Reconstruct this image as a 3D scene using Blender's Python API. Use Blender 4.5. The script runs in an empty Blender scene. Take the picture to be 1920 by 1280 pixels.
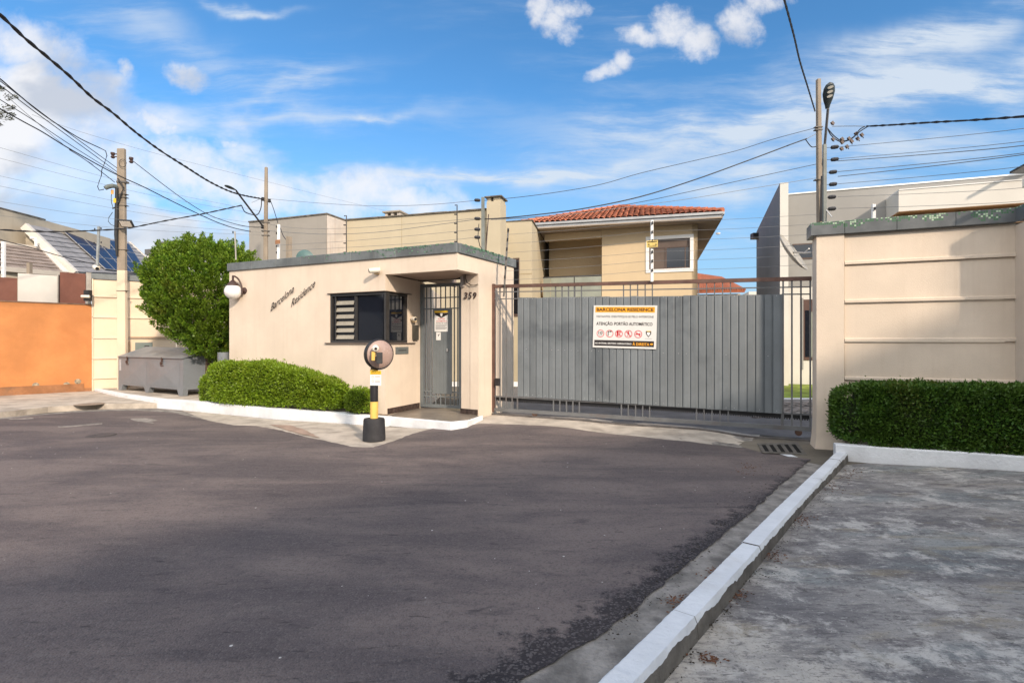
import bpy, bmesh, math, random
import numpy as np
from mathutils import Vector, Matrix, noise
from mathutils.geometry import delaunay_2d_cdt
random.seed(7); RNG = np.random.default_rng(7)
S = bpy.context.scene
R = math.radians
F = 960.0          # focal length in photo pixels (18 mm on 36 mm), camera level, eye 1.5 m
EYE = 1.5

# ---------------------------------------------------------------- camera
cam = bpy.data.cameras.new('camera'); cam.lens = 18; cam.sensor_width = 36; cam.clip_end = 3000; cam.clip_start = .05
camo = bpy.data.objects.new('camera', cam); S.collection.objects.link(camo)
camo.location = (0, 0, EYE); camo.rotation_euler = (R(90), 0, 0); S.camera = camo

# ---------------------------------------------------------------- sun, sky, exposure
SUN_EL = 27; SH = Vector((.5, -.866, 0))
sdir = (SH * math.cos(R(SUN_EL)) + Vector((0, 0, math.sin(R(SUN_EL))))).normalized()
sun = bpy.data.lights.new('sun', 'SUN'); sun.energy = 2.1; sun.angle = R(2.8); sun.color = (1, .83, .66)
suno = bpy.data.objects.new('sun', sun); S.collection.objects.link(suno)
suno.rotation_euler = sdir.to_track_quat('Z', 'Y').to_euler(); suno.location = (0, 0, 30)
S.view_settings.view_transform = 'Standard'; S.view_settings.look = 'None'
S.view_settings.exposure = 1.08; S.view_settings.gamma = 1
S.render.engine = 'CYCLES'; S.cycles.max_bounces = 6; S.cycles.use_denoising = True

class NT:
    def __init__(s, tree): s.t = tree; s.n = tree.nodes; s.l = tree.links
    def new(s, typ, **kw):
        n = s.n.new(typ)
        for k, v in kw.items(): setattr(n, k, v)
        return n
    def put(s, sock, v):
        if isinstance(v, bpy.types.NodeSocket): s.l.new(v, sock)
        elif v is not None: sock.default_value = v
    def m(s, op, a, b=None, c=None, clamp=False):
        n = s.new('ShaderNodeMath', operation=op, use_clamp=clamp)
        s.put(n.inputs[0], a); s.put(n.inputs[1], b); s.put(n.inputs[2], c); return n.outputs[0]
    def vm(s, op, a, b=None):
        n = s.new('ShaderNodeVectorMath', operation=op)
        s.put(n.inputs[0], a); s.put(n.inputs[1], b); return n.outputs[0]
    def noise(s, vec, scale, detail=4, rough=.55, dist=0):
        n = s.new('ShaderNodeTexNoise'); s.put(n.inputs['Vector'], vec)
        n.inputs['Scale'].default_value = scale; n.inputs['Detail'].default_value = detail
        n.inputs['Roughness'].default_value = rough; n.inputs['Distortion'].default_value = dist
        return n.outputs['Fac']
    def step(s, v, a, b, lo=0., hi=1.):
        n = s.new('ShaderNodeMapRange', interpolation_type='SMOOTHSTEP')
        s.put(n.inputs['Value'], v); n.inputs['From Min'].default_value = a; n.inputs['From Max'].default_value = b
        n.inputs['To Min'].default_value = lo; n.inputs['To Max'].default_value = hi; return n.outputs[0]
    def mix(s, f, a, b, typ='MIX'):
        n = s.new('ShaderNodeMix', data_type='RGBA', blend_type=typ)
        s.put(n.inputs[0], f)
        for i, v in ((6, a), (7, b)):
            if isinstance(v, tuple): v = (v[0], v[1], v[2], 1)
            s.put(n.inputs[i], v)
        return n.outputs[2]
    def comb(s, x, y, z):
        n = s.new('ShaderNodeCombineXYZ'); s.put(n.inputs[0], x); s.put(n.inputs[1], y); s.put(n.inputs[2], z); return n.outputs[0]

world = bpy.data.worlds.new('World'); S.world = world; world.use_nodes = True
w = NT(world.node_tree); w.n.clear()
sky = w.new('ShaderNodeTexSky', sky_type='NISHITA', sun_disc=False)
sky.sun_elevation = R(SUN_EL); sky.sun_rotation = math.atan2(SH.x, SH.y); sky.altitude = 900; sky.air_density = 1.0; sky.dust_density = .6; sky.ozone_density = 2.5
tc = w.new('ShaderNodeTexCoord'); sep = w.new('ShaderNodeSeparateXYZ'); w.l.new(tc.outputs['Generated'], sep.inputs[0])
dx, dy, dz = sep.outputs
ady = w.m('MAXIMUM', w.m('ABSOLUTE', dy), .12)
u = w.m('DIVIDE', dx, ady); v = w.m('DIVIDE', dz, ady)
uv = w.comb(u, v, 0)
def warp(vec, sc, amt, det=3):
    n = w.new('ShaderNodeTexNoise'); w.put(n.inputs['Vector'], vec); n.inputs['Scale'].default_value = sc; n.inputs['Detail'].default_value = det
    d = w.vm('SUBTRACT', n.outputs['Color'], (.5, .5, .5))
    sc_ = w.new('ShaderNodeVectorMath', operation='SCALE'); w.put(sc_.inputs[0], d); sc_.inputs['Scale'].default_value = amt
    return w.vm('ADD', vec, sc_.outputs[0])
wuv = warp(uv, 4.5, .16, 5)
ws = w.new('ShaderNodeSeparateXYZ'); w.l.new(wuv, ws.inputs[0]); wu, wv = ws.outputs[0], ws.outputs[1]
def mapped(vec, loc, rot, sc):
    mp = w.new('ShaderNodeMapping'); w.put(mp.inputs['Vector'], vec)
    mp.inputs['Location'].default_value = loc; mp.inputs['Rotation'].default_value = (0, 0, rot); mp.inputs['Scale'].default_value = sc
    return mp.outputs[0]
# cumulus bank: a top edge that falls from high on the left to the horizon on the right
fc = w.new('ShaderNodeFloatCurve'); w.put(fc.inputs['Value'], w.m('MULTIPLY_ADD', u, .5, .5, clamp=True))
cv = fc.mapping.curves[0]; pts = [(0, .64), (.10, .55), (.172, .43), (.245, .365), (.30, .30), (.37, .285), (.44, .262), (.5, .15), (.6, .08), (1, .06)]
cv.points[0].location = pts[0]; cv.points[1].location = pts[-1]
for p in pts[1:-1]: cv.points.new(*p)
fc.mapping.update()
below = w.m('SUBTRACT', fc.outputs[0], v)
nb = w.noise(mapped(uv, (3.1, .4, 0), .35, (1, 1.7, 1)), 4.2, 8, .53, .25)
bank = w.m('ADD', w.m('MULTIPLY', below, 5.0), w.m('MULTIPLY', w.m('SUBTRACT', nb, .5), 4.2))
bank = w.step(bank, -.1, .8)
gaps = w.step(w.noise(mapped(uv, (7.3, 2.2, 0), .5, (1, 1.8, 1)), 3.2, 5, .5, .3), .40, .60)
bank = w.m('MULTIPLY', bank, w.m('MULTIPLY_ADD', gaps, .45, .55))
def puff(px, py, rx, ry, rot=0.):
    u0, v0 = (px - 960) / F, (640 - py) / F
    a = w.m('SUBTRACT', wu, u0); b = w.m('SUBTRACT', wv, v0)
    c_, s_ = math.cos(rot), math.sin(rot)
    p = w.m('DIVIDE', w.m('ADD', w.m('MULTIPLY', a, c_), w.m('MULTIPLY', b, s_)), rx / F)
    q = w.m('DIVIDE', w.m('SUBTRACT', w.m('MULTIPLY', b, c_), w.m('MULTIPLY', a, s_)), ry / F)
    d = w.m('ADD', w.m('MULTIPLY', p, p), w.m('MULTIPLY', q, q))
    return d
fine = w.m('ADD', w.m('MULTIPLY', w.noise(uv, 11, 8, .62, .3), .6), w.m('MULTIPLY', w.noise(uv, 34, 5, .6), .4))
def puffmask(lst, soft=1.0, amp=1.0):
    out = None
    for a in lst:
        d = puff(*a); mk = w.step(w.m('ADD', d, w.m('MULTIPLY', w.m('SUBTRACT', fine, .5), amp * 5.0)), -.35, 1.35 * soft, 1, 0)
        out = mk if out is None else w.m('MAXIMUM', out, mk)
    return out
puffs = puffmask([(1020, 8, 34, 40), (1050, 32, 36, 34), (1062, 4, 30, 18), (1205, 52, 52, 26), (1268, 26, 46, 44), (1305, 62, 40, 30), (1135, 130, 44, 18), (1168, 110, 30, 26), (1392, 46, 36, 44), (1425, 8, 42, 24), (348, 126, 48, 22, -.3), (225, 118, 26, 20, -.5), (455, 278, 40, 20, -.3), (295, 215, 62, 26, -.5)])
veil = puffmask([(770, 388, 110, 32), (660, 372, 120, 42), (60, 90, 120, 60, -.5), (380, 330, 150, 58, -.55), (200, 262, 150, 60, -.55), (60, 200, 130, 60, -.4), (520, 368, 70, 34, -.3)], 1.1, .6)
# cirrus: stretched noise plus long soft streaks
wuv2 = warp(uv, 2.0, .10, 4)
c1 = w.noise(mapped(wuv2, (.3, .8, 0), -.20, (1.0, 6.5, 1)), 2.4, 9, .66, .12)
c2 = w.noise(mapped(wuv, (5.3, 1.8, 0), -.22, (1.0, 2.6, 1)), 1.4, 4, .5, .2)
cir = w.m('MULTIPLY', w.step(c1, .42, .78), w.step(c2, .40, .66))
def streak(px, py, rx, ry, rot): return w.m('POWER', 2.718, w.m('MULTIPLY', puff(px, py, rx, ry, rot), -1.))
st = None
for a, g in (((1740, 75, 230, 34, .25), .9), ((1480, 215, 420, 48, .17), .75), ((1800, 150, 260, 40, .22), .6), ((1180, 225, 200, 26, .05), .3), ((900, 328, 230, 15, .04), 1.0), ((560, 215, 240, 16, .02), .45), ((330, 75, 190, 34, -.42), .32), ((560, 150, 160, 16, .22), .35), ((450, 4, 80, 8, .05), .8), ((700, 216, 40, 8, .05), .6), ((1650, 300, 320, 42, .15), .5), ((1240, 340, 300, 30, .02), .35)):
    x = w.m('MULTIPLY', streak(*a), g); st = x if st is None else w.m('ADD', st, x)
cirr = w.m('ADD', w.m('MULTIPLY', cir, .55), w.m('MULTIPLY', st, w.m('MULTIPLY_ADD', w.step(c1, .34, .60), 1.15, .2)), clamp=True)
lowhaze = w.step(v, .0, .50, 1., 0.)
dens = w.m('MAXIMUM', w.m('MAXIMUM', bank, w.m('MULTIPLY', veil, .9)), w.m('MULTIPLY', puffs, .84))
up_ = w.step(w.m('ABSOLUTE', dz), .0, .03)
skyc = w.new('ShaderNodeHueSaturation'); w.put(skyc.inputs['Color'], sky.outputs[0]); skyc.inputs['Saturation'].default_value = 1.0; skyc.inputs['Value'].default_value = .84
shade = w.step(w.noise(mapped(uv, (3.1, .28, 0), .35, (1, 1.7, 1)), 4.2, 5, .5, .25), .47, .66)
CW, CG = (3.1, 3.05, 3.05), (1.95, 2.06, 2.30)
skyt = w.mix(1.0, skyc.outputs[0], (.39, .69, .82), 'MULTIPLY')
cloudc = w.mix(shade, CW, CG)
c = w.mix(w.m('MULTIPLY', lowhaze, .8), skyt, (1.25, 1.78, 2.35))
c = w.mix(w.m('MULTIPLY', cirr, .88), c, (2.3, 2.55, 2.85))
fill_backcloud = w.m('MULTIPLY', w.step(w.m('ADD', w.m('MULTIPLY', dy, -1.), w.m('MULTIPLY', w.m('SUBTRACT', w.noise(tc.outputs['Generated'], 3.2, 6, .6), .5), 1.6)), -.25, .55), w.step(dz, .02, .2))
c = w.mix(w.m('MULTIPLY', fill_backcloud, .85), c, (7.6, 7.3, 7.0))  # bright cloud added behind the camera to lift the shaded surfaces
c = w.mix(w.m('MULTIPLY', dens, .93), c, cloudc)
bg = w.new('ShaderNodeBackground'); w.put(bg.inputs['Color'], c); bg.inputs['Strength'].default_value = .15
wo = w.new('ShaderNodeOutputWorld'); w.l.new(bg.outputs[0], wo.inputs[0])

# ---------------------------------------------------------------- materials
MATS = {}
def mat(name, base=(.3, .3, .3), rough=.8, var=.12, nscale=3., bump=.15, bscale=60., stain=0., stain_c=(.12, .1, .08), metal=0., spec=.4, streak=0., rand=0., coat=0.):
    if name in MATS: return MATS[name]
    M = bpy.data.materials.new(name); M.use_nodes = True; t = NT(M.node_tree)
    b = t.n['Principled BSDF']; g = t.new('ShaderNodeNewGeometry'); P = g.outputs['Position']
    lo = tuple(x * (1 - var) for x in base); hi = tuple(min(1, x * (1 + var)) for x in base)
    col = t.mix(t.step(t.noise(P, nscale, 5), .3, .7), lo, hi)
    if var: col = t.mix(t.m('MULTIPLY', t.step(t.noise(P, nscale * 7, 4, .6), .45, .75), .35), col, tuple(x * (1 - var * 1.3) for x in base))
    if streak:
        mp = t.new('ShaderNodeMapping'); t.put(mp.inputs['Vector'], P); mp.inputs['Scale'].default_value = (7, 7, .35)
        col = t.mix(t.m('MULTIPLY', t.step(t.noise(mp.outputs[0], 1.6, 5, .6), .48, .8), streak), col, stain_c)
    if stain: col = t.mix(t.m('MULTIPLY', t.step(t.noise(P, nscale * .6, 7, .62, .4), .52, .72), stain), col, stain_c)
    if rand:
        oi = t.new('ShaderNodeObjectInfo'); hv = t.new('ShaderNodeHueSaturation'); t.put(hv.inputs['Color'], col)
        t.put(hv.inputs['Value'], t.m('MULTIPLY_ADD', oi.outputs['Random'], rand * 2, 1 - rand)); col = hv.outputs[0]
    t.put(b.inputs['Base Color'], col)
    b.inputs['Metallic'].default_value = metal; b.inputs['Specular IOR Level'].default_value = spec; b.inputs['Coat Weight'].default_value = coat
    t.put(b.inputs['Roughness'], t.m('MULTIPLY_ADD', t.noise(P, nscale * 3, 3), .25, rough - .12, clamp=True) if rough > .2 else rough)
    if bump:
        bp = t.new('ShaderNodeBump'); bp.inputs['Strength'].default_value = bump; bp.inputs['Distance'].default_value = .01
        t.put(bp.inputs['Height'], t.noise(P, bscale, 4, .6)); t.l.new(bp.outputs[0], b.inputs['Normal'])
    MATS[name] = M; return M
wall_pink = mat('wall_pink', (.67, .57, .46), .9, .06, 1.2, .45, 90, stain=.28, stain_c=(.52, .42, .32), streak=.26)
wall_cream = mat('wall_cream', (.68, .56, .42), .9, .05, 1.2, .3, 90, stain=.1, stain_c=(.52, .4, .28), streak=.12)
orange = mat('orange_paint', (.51, .21, .072), .85, .1, 1.3, .3, 60, stain=.5, stain_c=(.42, .15, .05), streak=.2)
orange_dirt = mat('orange_dirty', (.28, .13, .06), .95, .25, 2.5, .4, 50, stain=.6)
slate = mat('coping_slate', (.13, .145, .15), .6, .25, 2.5, .2, 50, stain=.4, stain_c=(.2, .22, .22), rand=.1, streak=.35)
gate_grey = mat('gate_sheet', (.150, .168, .180), .42, .10, 1.6, .5, 3.2, stain=.75, stain_c=(.075, .088, .10), rand=.12, streak=.5, spec=.5)
gate_frame = mat('gate_frame', (.13, .135, .14), .5, .15, 4, .1, 60, stain=.3, stain_c=(.11, .06, .04))
rust_top = mat('rusty_rail', (.12, .065, .05), .6, .25, 4, .2, 60, stain=.4, stain_c=(.09, .09, .09))
door_grey = mat('door_grey', (.15, .17, .18), .4, .08, 3, .05, 30)
dark_metal = mat('dark_metal', (.035, .033, .032), .45, .2, 5, .1, 60)
black = mat('black_plastic', (.02, .02, .022), .45, .2, 5, .05, 60)
white = mat('white_paint', (.78, .78, .76), .7, .04, 3, .1, 60)
kerb_white = mat('kerb_limewash', (.70, .72, .74), .85, .07, 4, .8, 28, stain=.22, stain_c=(.45, .40, .34))
concrete = mat('concrete', (.30, .265, .22), .9, .22, 1.4, .5, 70, stain=.55, stain_c=(.14, .12, .10))
concrete_pole = mat('concrete_pole', (.27, .225, .175), .9, .15, 2, .3, 70, stain=.3, stain_c=(.2, .17, .13), streak=.35)
bin_grey = mat('bin_metal', (.175, .195, .215), .38, .07, 2, .05, 20, stain=.2, stain_c=(.17, .19, .21), spec=.5)
yellow = mat('yellow_paint', (.72, .48, .12), .6, .1, 6, .1, 60)
yellow_sign = mat('yellow_sign', (.80, .50, .03), .5, .03, 6, 0)
orange_sign = mat('orange_sign', (.83, .37, .02), .5, .03, 6, 0)
red_sign = mat('red_sign', (.62, .02, .03), .5, .03, 6, 0)
rubber = mat('black_rubber', (.028, .028, .032), .7, .3, 5, .3, 50, stain=.4, stain_c=(.06, .06, .065))
marble = mat('brown_marble', (.055, .038, .032), .3, .5, 14, .1, 60, stain=.5, stain_c=(.14, .1, .09))
stone_floor = mat('porch_stone', (.20, .17, .14), .32, .15, 2.5, .05, 30, spec=.5)
house_beige = mat('house_beige', (.58, .46, .30), .9, .05, .8, .25, 60, stain=.1, stain_c=(.5, .38, .25), streak=.1)
house_khaki = mat('house_khaki', (.47, .41, .295), .9, .05, .8, .25, 60, streak=.12, stain_c=(.4, .34, .24))
house_grey = mat('house_grey', (.30, .28, .25), .9, .06, .8, .25, 60, streak=.15, stain_c=(.2, .2, .19))
house_peel = mat('peeling_plaster', (.52, .47, .42), .9, .15, 1.2, .3, 50, stain=.8, stain_c=(.36, .25, .19), streak=.5)
modern_grey = mat('modern_grey', (.29, .285, .27), .9, .06, .6, .2, 60, streak=.08, stain_c=(.22, .22, .21))
modern_white = mat('modern_white', (.60, .58, .53), .85, .04, .8, .15, 60)
modern_shade = mat('modern_grey_shaded', (.17, .18, .20), .85, .05, .6, .15, 60)  # side wall's shade is put into this darker, bluer colour
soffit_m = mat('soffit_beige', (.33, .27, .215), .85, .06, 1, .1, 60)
wood = mat('warm_wood', (.42, .25, .13), .6, .2, 5, .1, 60, streak=.4, stain_c=(.3, .16, .08))
brown_panel = mat('brown_panel', (.16, .062, .042), .7, .12, 3, .1, 60, streak=.2, stain_c=(.11, .05, .035))
off_white = mat('off_white_panel', (.55, .53, .49), .8, .05, 2, .1, 60)
tile_red = mat('clay_tile', (.43, .145, .075), .85, .15, 5, .3, 60, stain=.35, stain_c=(.22, .09, .06), rand=.25)
tile_dark = mat('clay_tile_dark', (.19, .075, .05), .9, .2, 5, .3, 60)
tile_grey = mat('grey_roof_tile', (.27, .265, .27), .85, .15, 2, .5, 30, stain=.3, stain_c=(.12, .12, .12))
tile_brown = mat('brown_roof_tile', (.27, .22, .19), .85, .2, 3, .5, 30, stain=.5, stain_c=(.12, .10, .09))
gutter = mat('gutter_metal', (.36, .37, .38), .45, .1, 3, .05, 30, metal=.3)
alu = mat('aluminium', (.5, .5, .5), .4, .1, 4, .03, 30, metal=.6)
bronze = mat('bronze_frame', (.10, .068, .055), .45, .1, 4, .03, 30)
glass_dark = mat('dark_glass', (.006, .008, .014), .04, .0, 2, 0, spec=.75)
glass_green = mat('green_glass', (.28, .30, .25), .08, .1, 2, 0, spec=.6)
solar = mat('solar_cell', (.012, .02, .055), .35, .2, 3, 0, spec=.3)
bark = mat('bark', (.10, .07, .05), .95, .3, 8, .8, 40)
soil = mat('soil', (.14, .085, .045), 1., .35, 6, .9, 40, stain=.4, stain_c=(.25, .17, .08))
green_wall = mat('green_paint', (.03, .13, .075), .8, .1, 2, .1, 60)
cable = mat('cable', (.018, .018, .02), .6, 0, 5, 0)
wire_m = mat('steel_wire', (.17, .18, .19), .5, 0, 5, 0)
insul = mat('insulator', (.03, .03, .034), .4, 0, 5, 0)
opal = mat('opal_globe', (.80, .79, .78), .08, .02, 2, 0, spec=.6)
cam_white = mat('camera_white', (.75, .70, .6), .4, .03, 4, 0)
cam_cream = mat('camera_cream', (.70, .56, .34), .5, .03, 4, 0)
mirror_m = mat('mirror_shell', (.38, .27, .225), .28, .06, 4, .02, 30, spec=.6, coat=.4)
text_black = mat('print_black', (.02, .015, .015), .6, 0, 4, 0)
text_grey = mat('print_grey', (.25, .25, .26), .6, 0, 4, 0)
brown_metal = mat('brown_metal', (.06, .035, .03), .5, .2, 6, .2, 60)
orange_tag = mat('orange_tag', (.75, .38, .12), .6, .02, 4, 0)
lamp_glass = mat('lamp_lens', (.6, .58, .52), .2, .05, 8, 0)

def ground_mats():
    # asphalt: worn brownish grey with darker stains, fine aggregate
    M = bpy.data.materials.new('asphalt'); M.use_nodes = True; t = NT(M.node_tree); b = t.n['Principled BSDF']
    P = t.new('ShaderNodeNewGeometry').outputs['Position']
    mp = t.new('ShaderNodeMapping'); t.put(mp.inputs['Vector'], P); mp.inputs['Rotation'].default_value = (0, 0, -.35); mp.inputs['Scale'].default_value = (.5, 1.6, 1)
    c = t.mix(t.step(t.noise(mp.outputs[0], .8, 7, .62, .4), .38, .62), (.105, .087, .087), (.185, .150, .138))
    c = t.mix(t.m('MULTIPLY', t.step(t.noise(P, .9, 6, .6, .5), .48, .66), .5), c, (.092, .078, .082))
    mq = t.new('ShaderNodeMapping'); t.put(mq.inputs['Vector'], P); mq.inputs['Rotation'].default_value = (0, 0, -.42); mq.inputs['Scale'].default_value = (.8, 4.2, 1)
    c = t.mix(t.m('MULTIPLY', t.step(t.noise(mq.outputs[0], 1.5, 8, .68, .6), .56, .70), .6), c, (.052, .045, .048))
    c = t.mix(t.m('MULTIPLY', t.step(t.noise(mq.outputs[0], 2.6, 7, .65, .3), .56, .68), .28), c, (.20, .175, .16))
    c = t.mix(t.m('MULTIPLY', t.step(t.noise(P, 14, 6, .7), .52, .68), .35), c, (.055, .048, .05))
    vo = t.new('ShaderNodeTexVoronoi'); t.put(vo.inputs['Vector'], P); vo.inputs['Scale'].default_value = 95
    hs = t.new('ShaderNodeSeparateXYZ'); t.put(hs.inputs[0], vo.outputs['Color'])
    c = t.mix(t.m('MULTIPLY', t.step(hs.outputs[0], .72, .95), .35), c, (.19, .17, .16))
    c = t.mix(t.m('MULTIPLY', t.step(hs.outputs[1], .70, .9), .35), c, (.05, .044, .047))
    vp = t.new('ShaderNodeTexVoronoi'); t.put(vp.inputs['Vector'], P); vp.inputs['Scale'].default_value = 3.1
    c = t.mix(t.step(vp.outputs['Distance'], .022, .03, 1, 0), c, (.55, .53, .5))
    pit_dark = t.step(t.noise(mq.outputs[0], 6.5, 5, .72), .61, .67)
    c = t.mix(t.m('MULTIPLY', pit_dark, .6), c, (.028, .025, .028))
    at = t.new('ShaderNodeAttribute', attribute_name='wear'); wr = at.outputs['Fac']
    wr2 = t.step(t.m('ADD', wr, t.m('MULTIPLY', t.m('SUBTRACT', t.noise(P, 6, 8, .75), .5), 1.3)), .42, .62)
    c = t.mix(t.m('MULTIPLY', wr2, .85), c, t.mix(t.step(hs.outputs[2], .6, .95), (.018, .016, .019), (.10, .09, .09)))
    t.put(b.inputs['Base Color'], c); b.inputs['Roughness'].default_value = .82; b.inputs['Specular IOR Level'].default_value = .3
    bp = t.new('ShaderNodeBump'); bp.inputs['Strength'].default_value = .55; bp.inputs['Distance'].default_value = .006
    hgt = t.m('SUBTRACT', t.m('ADD', t.m('MULTIPLY', vo.outputs['Distance'], -1.), t.noise(P, 38, 4, .65)), t.m('MULTIPLY', pit_dark, 1.2))
    t.put(bp.inputs['Height'], hgt); t.l.new(bp.outputs[0], b.inputs['Normal'])
    MATS['asphalt'] = M
    # stained lot concrete
    M = bpy.data.materials.new('lot_concrete'); M.use_nodes = True; t = NT(M.node_tree); b = t.n['Principled BSDF']
    P = t.new('ShaderNodeNewGeometry').outputs['Position']
    mp = t.new('ShaderNodeMapping'); t.put(mp.inputs['Vector'], P); mp.inputs['Rotation'].default_value = (0, 0, -1.42); mp.inputs['Scale'].default_value = (.75, 2.4, 1)
    big = t.noise(mp.outputs[0], .9, 12, .72, .15)
    c = t.mix(t.step(big, .40, .58), (.145, .135, .135), (.33, .31, .285))
    c = t.mix(t.m('MULTIPLY', t.step(t.noise(mp.outputs[0], .7, 6, .6), .48, .62), .5), c, (.20, .235, .235))
    c = t.mix(t.m('MULTIPLY', t.step(t.noise(mp.outputs[0], 1.3, 7, .65, .4), .54, .66), .55), c, (.29, .235, .14))
    c = t.mix(t.m('MULTIPLY', t.step(t.noise(mp.outputs[0], 1.7, 7, .7), .55, .66), .5), c, (.13, .095, .095))
    vd = t.new('ShaderNodeVectorMath', operation='DISTANCE'); t.put(vd.inputs[0], P); vd.inputs[1].default_value = (1.05, 2.15, 0)
    pp = t.step(t.m('ADD', vd.outputs['Value'], t.m('MULTIPLY', t.m('SUBTRACT', t.noise(P, 3.5, 9, .7), .5), 1.3)), .40, .62, 1, 0)
    c = t.mix(t.m('MULTIPLY', pp, .8), c, (.52, .48, .42))
    c = t.mix(t.m('MULTIPLY', t.step(t.noise(P, 2.3, 12, .74), .50, .60), .8), c, (.55, .52, .475))
    c = t.mix(t.m('MULTIPLY', t.step(t.noise(mp.outputs[0], 3.4, 12, .76), .48, .60), .6), c, (.105, .098, .10))
    c = t.mix(t.m('MULTIPLY', t.step(t.noise(P, 1.3, 8, .68), .55, .68), .5), c, (.17, .165, .16))
    c = t.mix(t.m('MULTIPLY', t.step(t.noise(P, 1.9, 5, .6, .3), .60, .72), .4), c, (.24, .19, .11))
    c = t.mix(t.m('MULTIPLY', t.step(t.noise(P, 7, 10, .82), .55, .62), .7), c, (.07, .062, .06))
    mz = t.new('ShaderNodeMapping'); t.put(mz.inputs['Vector'], P); mz.inputs['Rotation'].default_value = (0, 0, -1.28); mz.inputs['Scale'].default_value = (1.8, 9, 1)
    c = t.mix(t.m('MULTIPLY', t.step(t.noise(mz.outputs[0], 3.2, 9, .8), .54, .62), .75), c, (.075, .07, .072))
    c = t.mix(t.m('MULTIPLY', t.step(t.noise(mz.outputs[0], 4.1, 9, .8, .3), .57, .64), .7), c, (.52, .50, .47))
    c = t.mix(t.m('MULTIPLY', t.step(t.noise(P, 70, 3, .7), .56, .70), .6), c, (.05, .046, .046))
    c = t.mix(t.m('MULTIPLY', t.step(t.noise(P, 52, 3, .7), .62, .72), .6), c, (.55, .53, .5))
    t.put(b.inputs['Base Color'], c); b.inputs['Roughness'].default_value = .85
    bp = t.new('ShaderNodeBump'); bp.inputs['Strength'].default_value = .7; bp.inputs['Distance'].default_value = .006
    t.put(bp.inputs['Height'], t.m('ADD', t.m('MULTIPLY', big, 3.), t.noise(P, 60, 6, .7))); t.l.new(bp.outputs[0], b.inputs['Normal'])
    MATS['lot_concrete'] = M
    # limewashed kerb whose drip face is bare concrete is made from two meshes; the concrete is dirtier
    mat('kerb_bare', (.16, .145, .125), .95, .3, 6, .9, 45, stain=.6, stain_c=(.07, .06, .055))
    mat('gutter_concrete', (.24, .222, .20), .95, .4, 6, 1., 40, stain=.9, stain_c=(.09, .08, .078))
    mat('apron_concrete', (.44, .39, .33), .92, .22, 3, .6, 50, stain=.6, stain_c=(.19, .165, .14))
    mat('ground_dirt', (.16, .14, .11), 1, .3, 1, .5, 30)
    mat('inner_paving', (.17, .16, .155), .9, .2, 2, .6, 40, stain=.3, stain_c=(.09, .085, .085))
    mat('grass_green', (.16, .22, .03), 1, .35, 3, .8, 60, stain=.4, stain_c=(.28, .24, .06))
    mat('patch_pink', (.33, .24, .19), .9, .15, 5, .5, 50)
ground_mats()
def mosaic_mat():
    M = bpy.data.materials.new('coping_mosaic'); M.use_nodes = True; t = NT(M.node_tree); b = t.n['Principled BSDF']
    P = t.new('ShaderNodeNewGeometry').outputs['Position']
    mp = t.new('ShaderNodeMapping'); t.put(mp.inputs['Vector'], P); mp.inputs['Rotation'].default_value = (0, 0, .384)
    sn = t.vm('SNAP', mp.outputs[0], (.026, .026, .026))
    wn = t.new('ShaderNodeTexWhiteNoise', noise_dimensions='3D'); t.put(wn.inputs['Vector'], sn)
    s3 = t.new('ShaderNodeSeparateXYZ'); t.put(s3.inputs[0], wn.outputs['Color'])
    ps = t.new('ShaderNodeSeparateXYZ'); t.put(ps.inputs[0], sn)
    patch = t.m('ADD', t.noise(sn, 2.6, 3, .6), t.m('MULTIPLY', t.m('SUBTRACT', ps.outputs[2], 3.17), 1.6))
    base = t.mix(t.step(t.noise(P, 3, 5), .3, .7), (.085, .095, .10), (.15, .16, .165))
    fr_ = t.vm('FRACTION', t.vm('DIVIDE', mp.outputs[0], (.026, .026, .026))); fs = t.new('ShaderNodeSeparateXYZ'); t.put(fs.inputs[0], fr_)
    grout = t.m('MULTIPLY', t.m('LESS_THAN', t.m('ABSOLUTE', t.m('SUBTRACT', fs.outputs[0], .5)), .40), t.m('LESS_THAN', t.m('ABSOLUTE', t.m('SUBTRACT', fs.outputs[2], .5)), .40))
    pale = t.m('MULTIPLY', t.m('MULTIPLY', t.m('GREATER_THAN', patch, .50), t.m('GREATER_THAN', wn.outputs['Value'], .66)), grout)
    gr = t.m('MULTIPLY', t.m('MULTIPLY', t.m('GREATER_THAN', patch, .46), t.m('GREATER_THAN', s3.outputs[1], .42)), grout)
    c = t.mix(gr, base, (.04, .13, .055)); c = t.mix(pale, c, (.36, .50, .34))
    t.put(b.inputs['Base Color'], c); b.inputs['Roughness'].default_value = .4
    MATS['mosaic'] = M; return M
mosaic = mosaic_mat()
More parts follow.
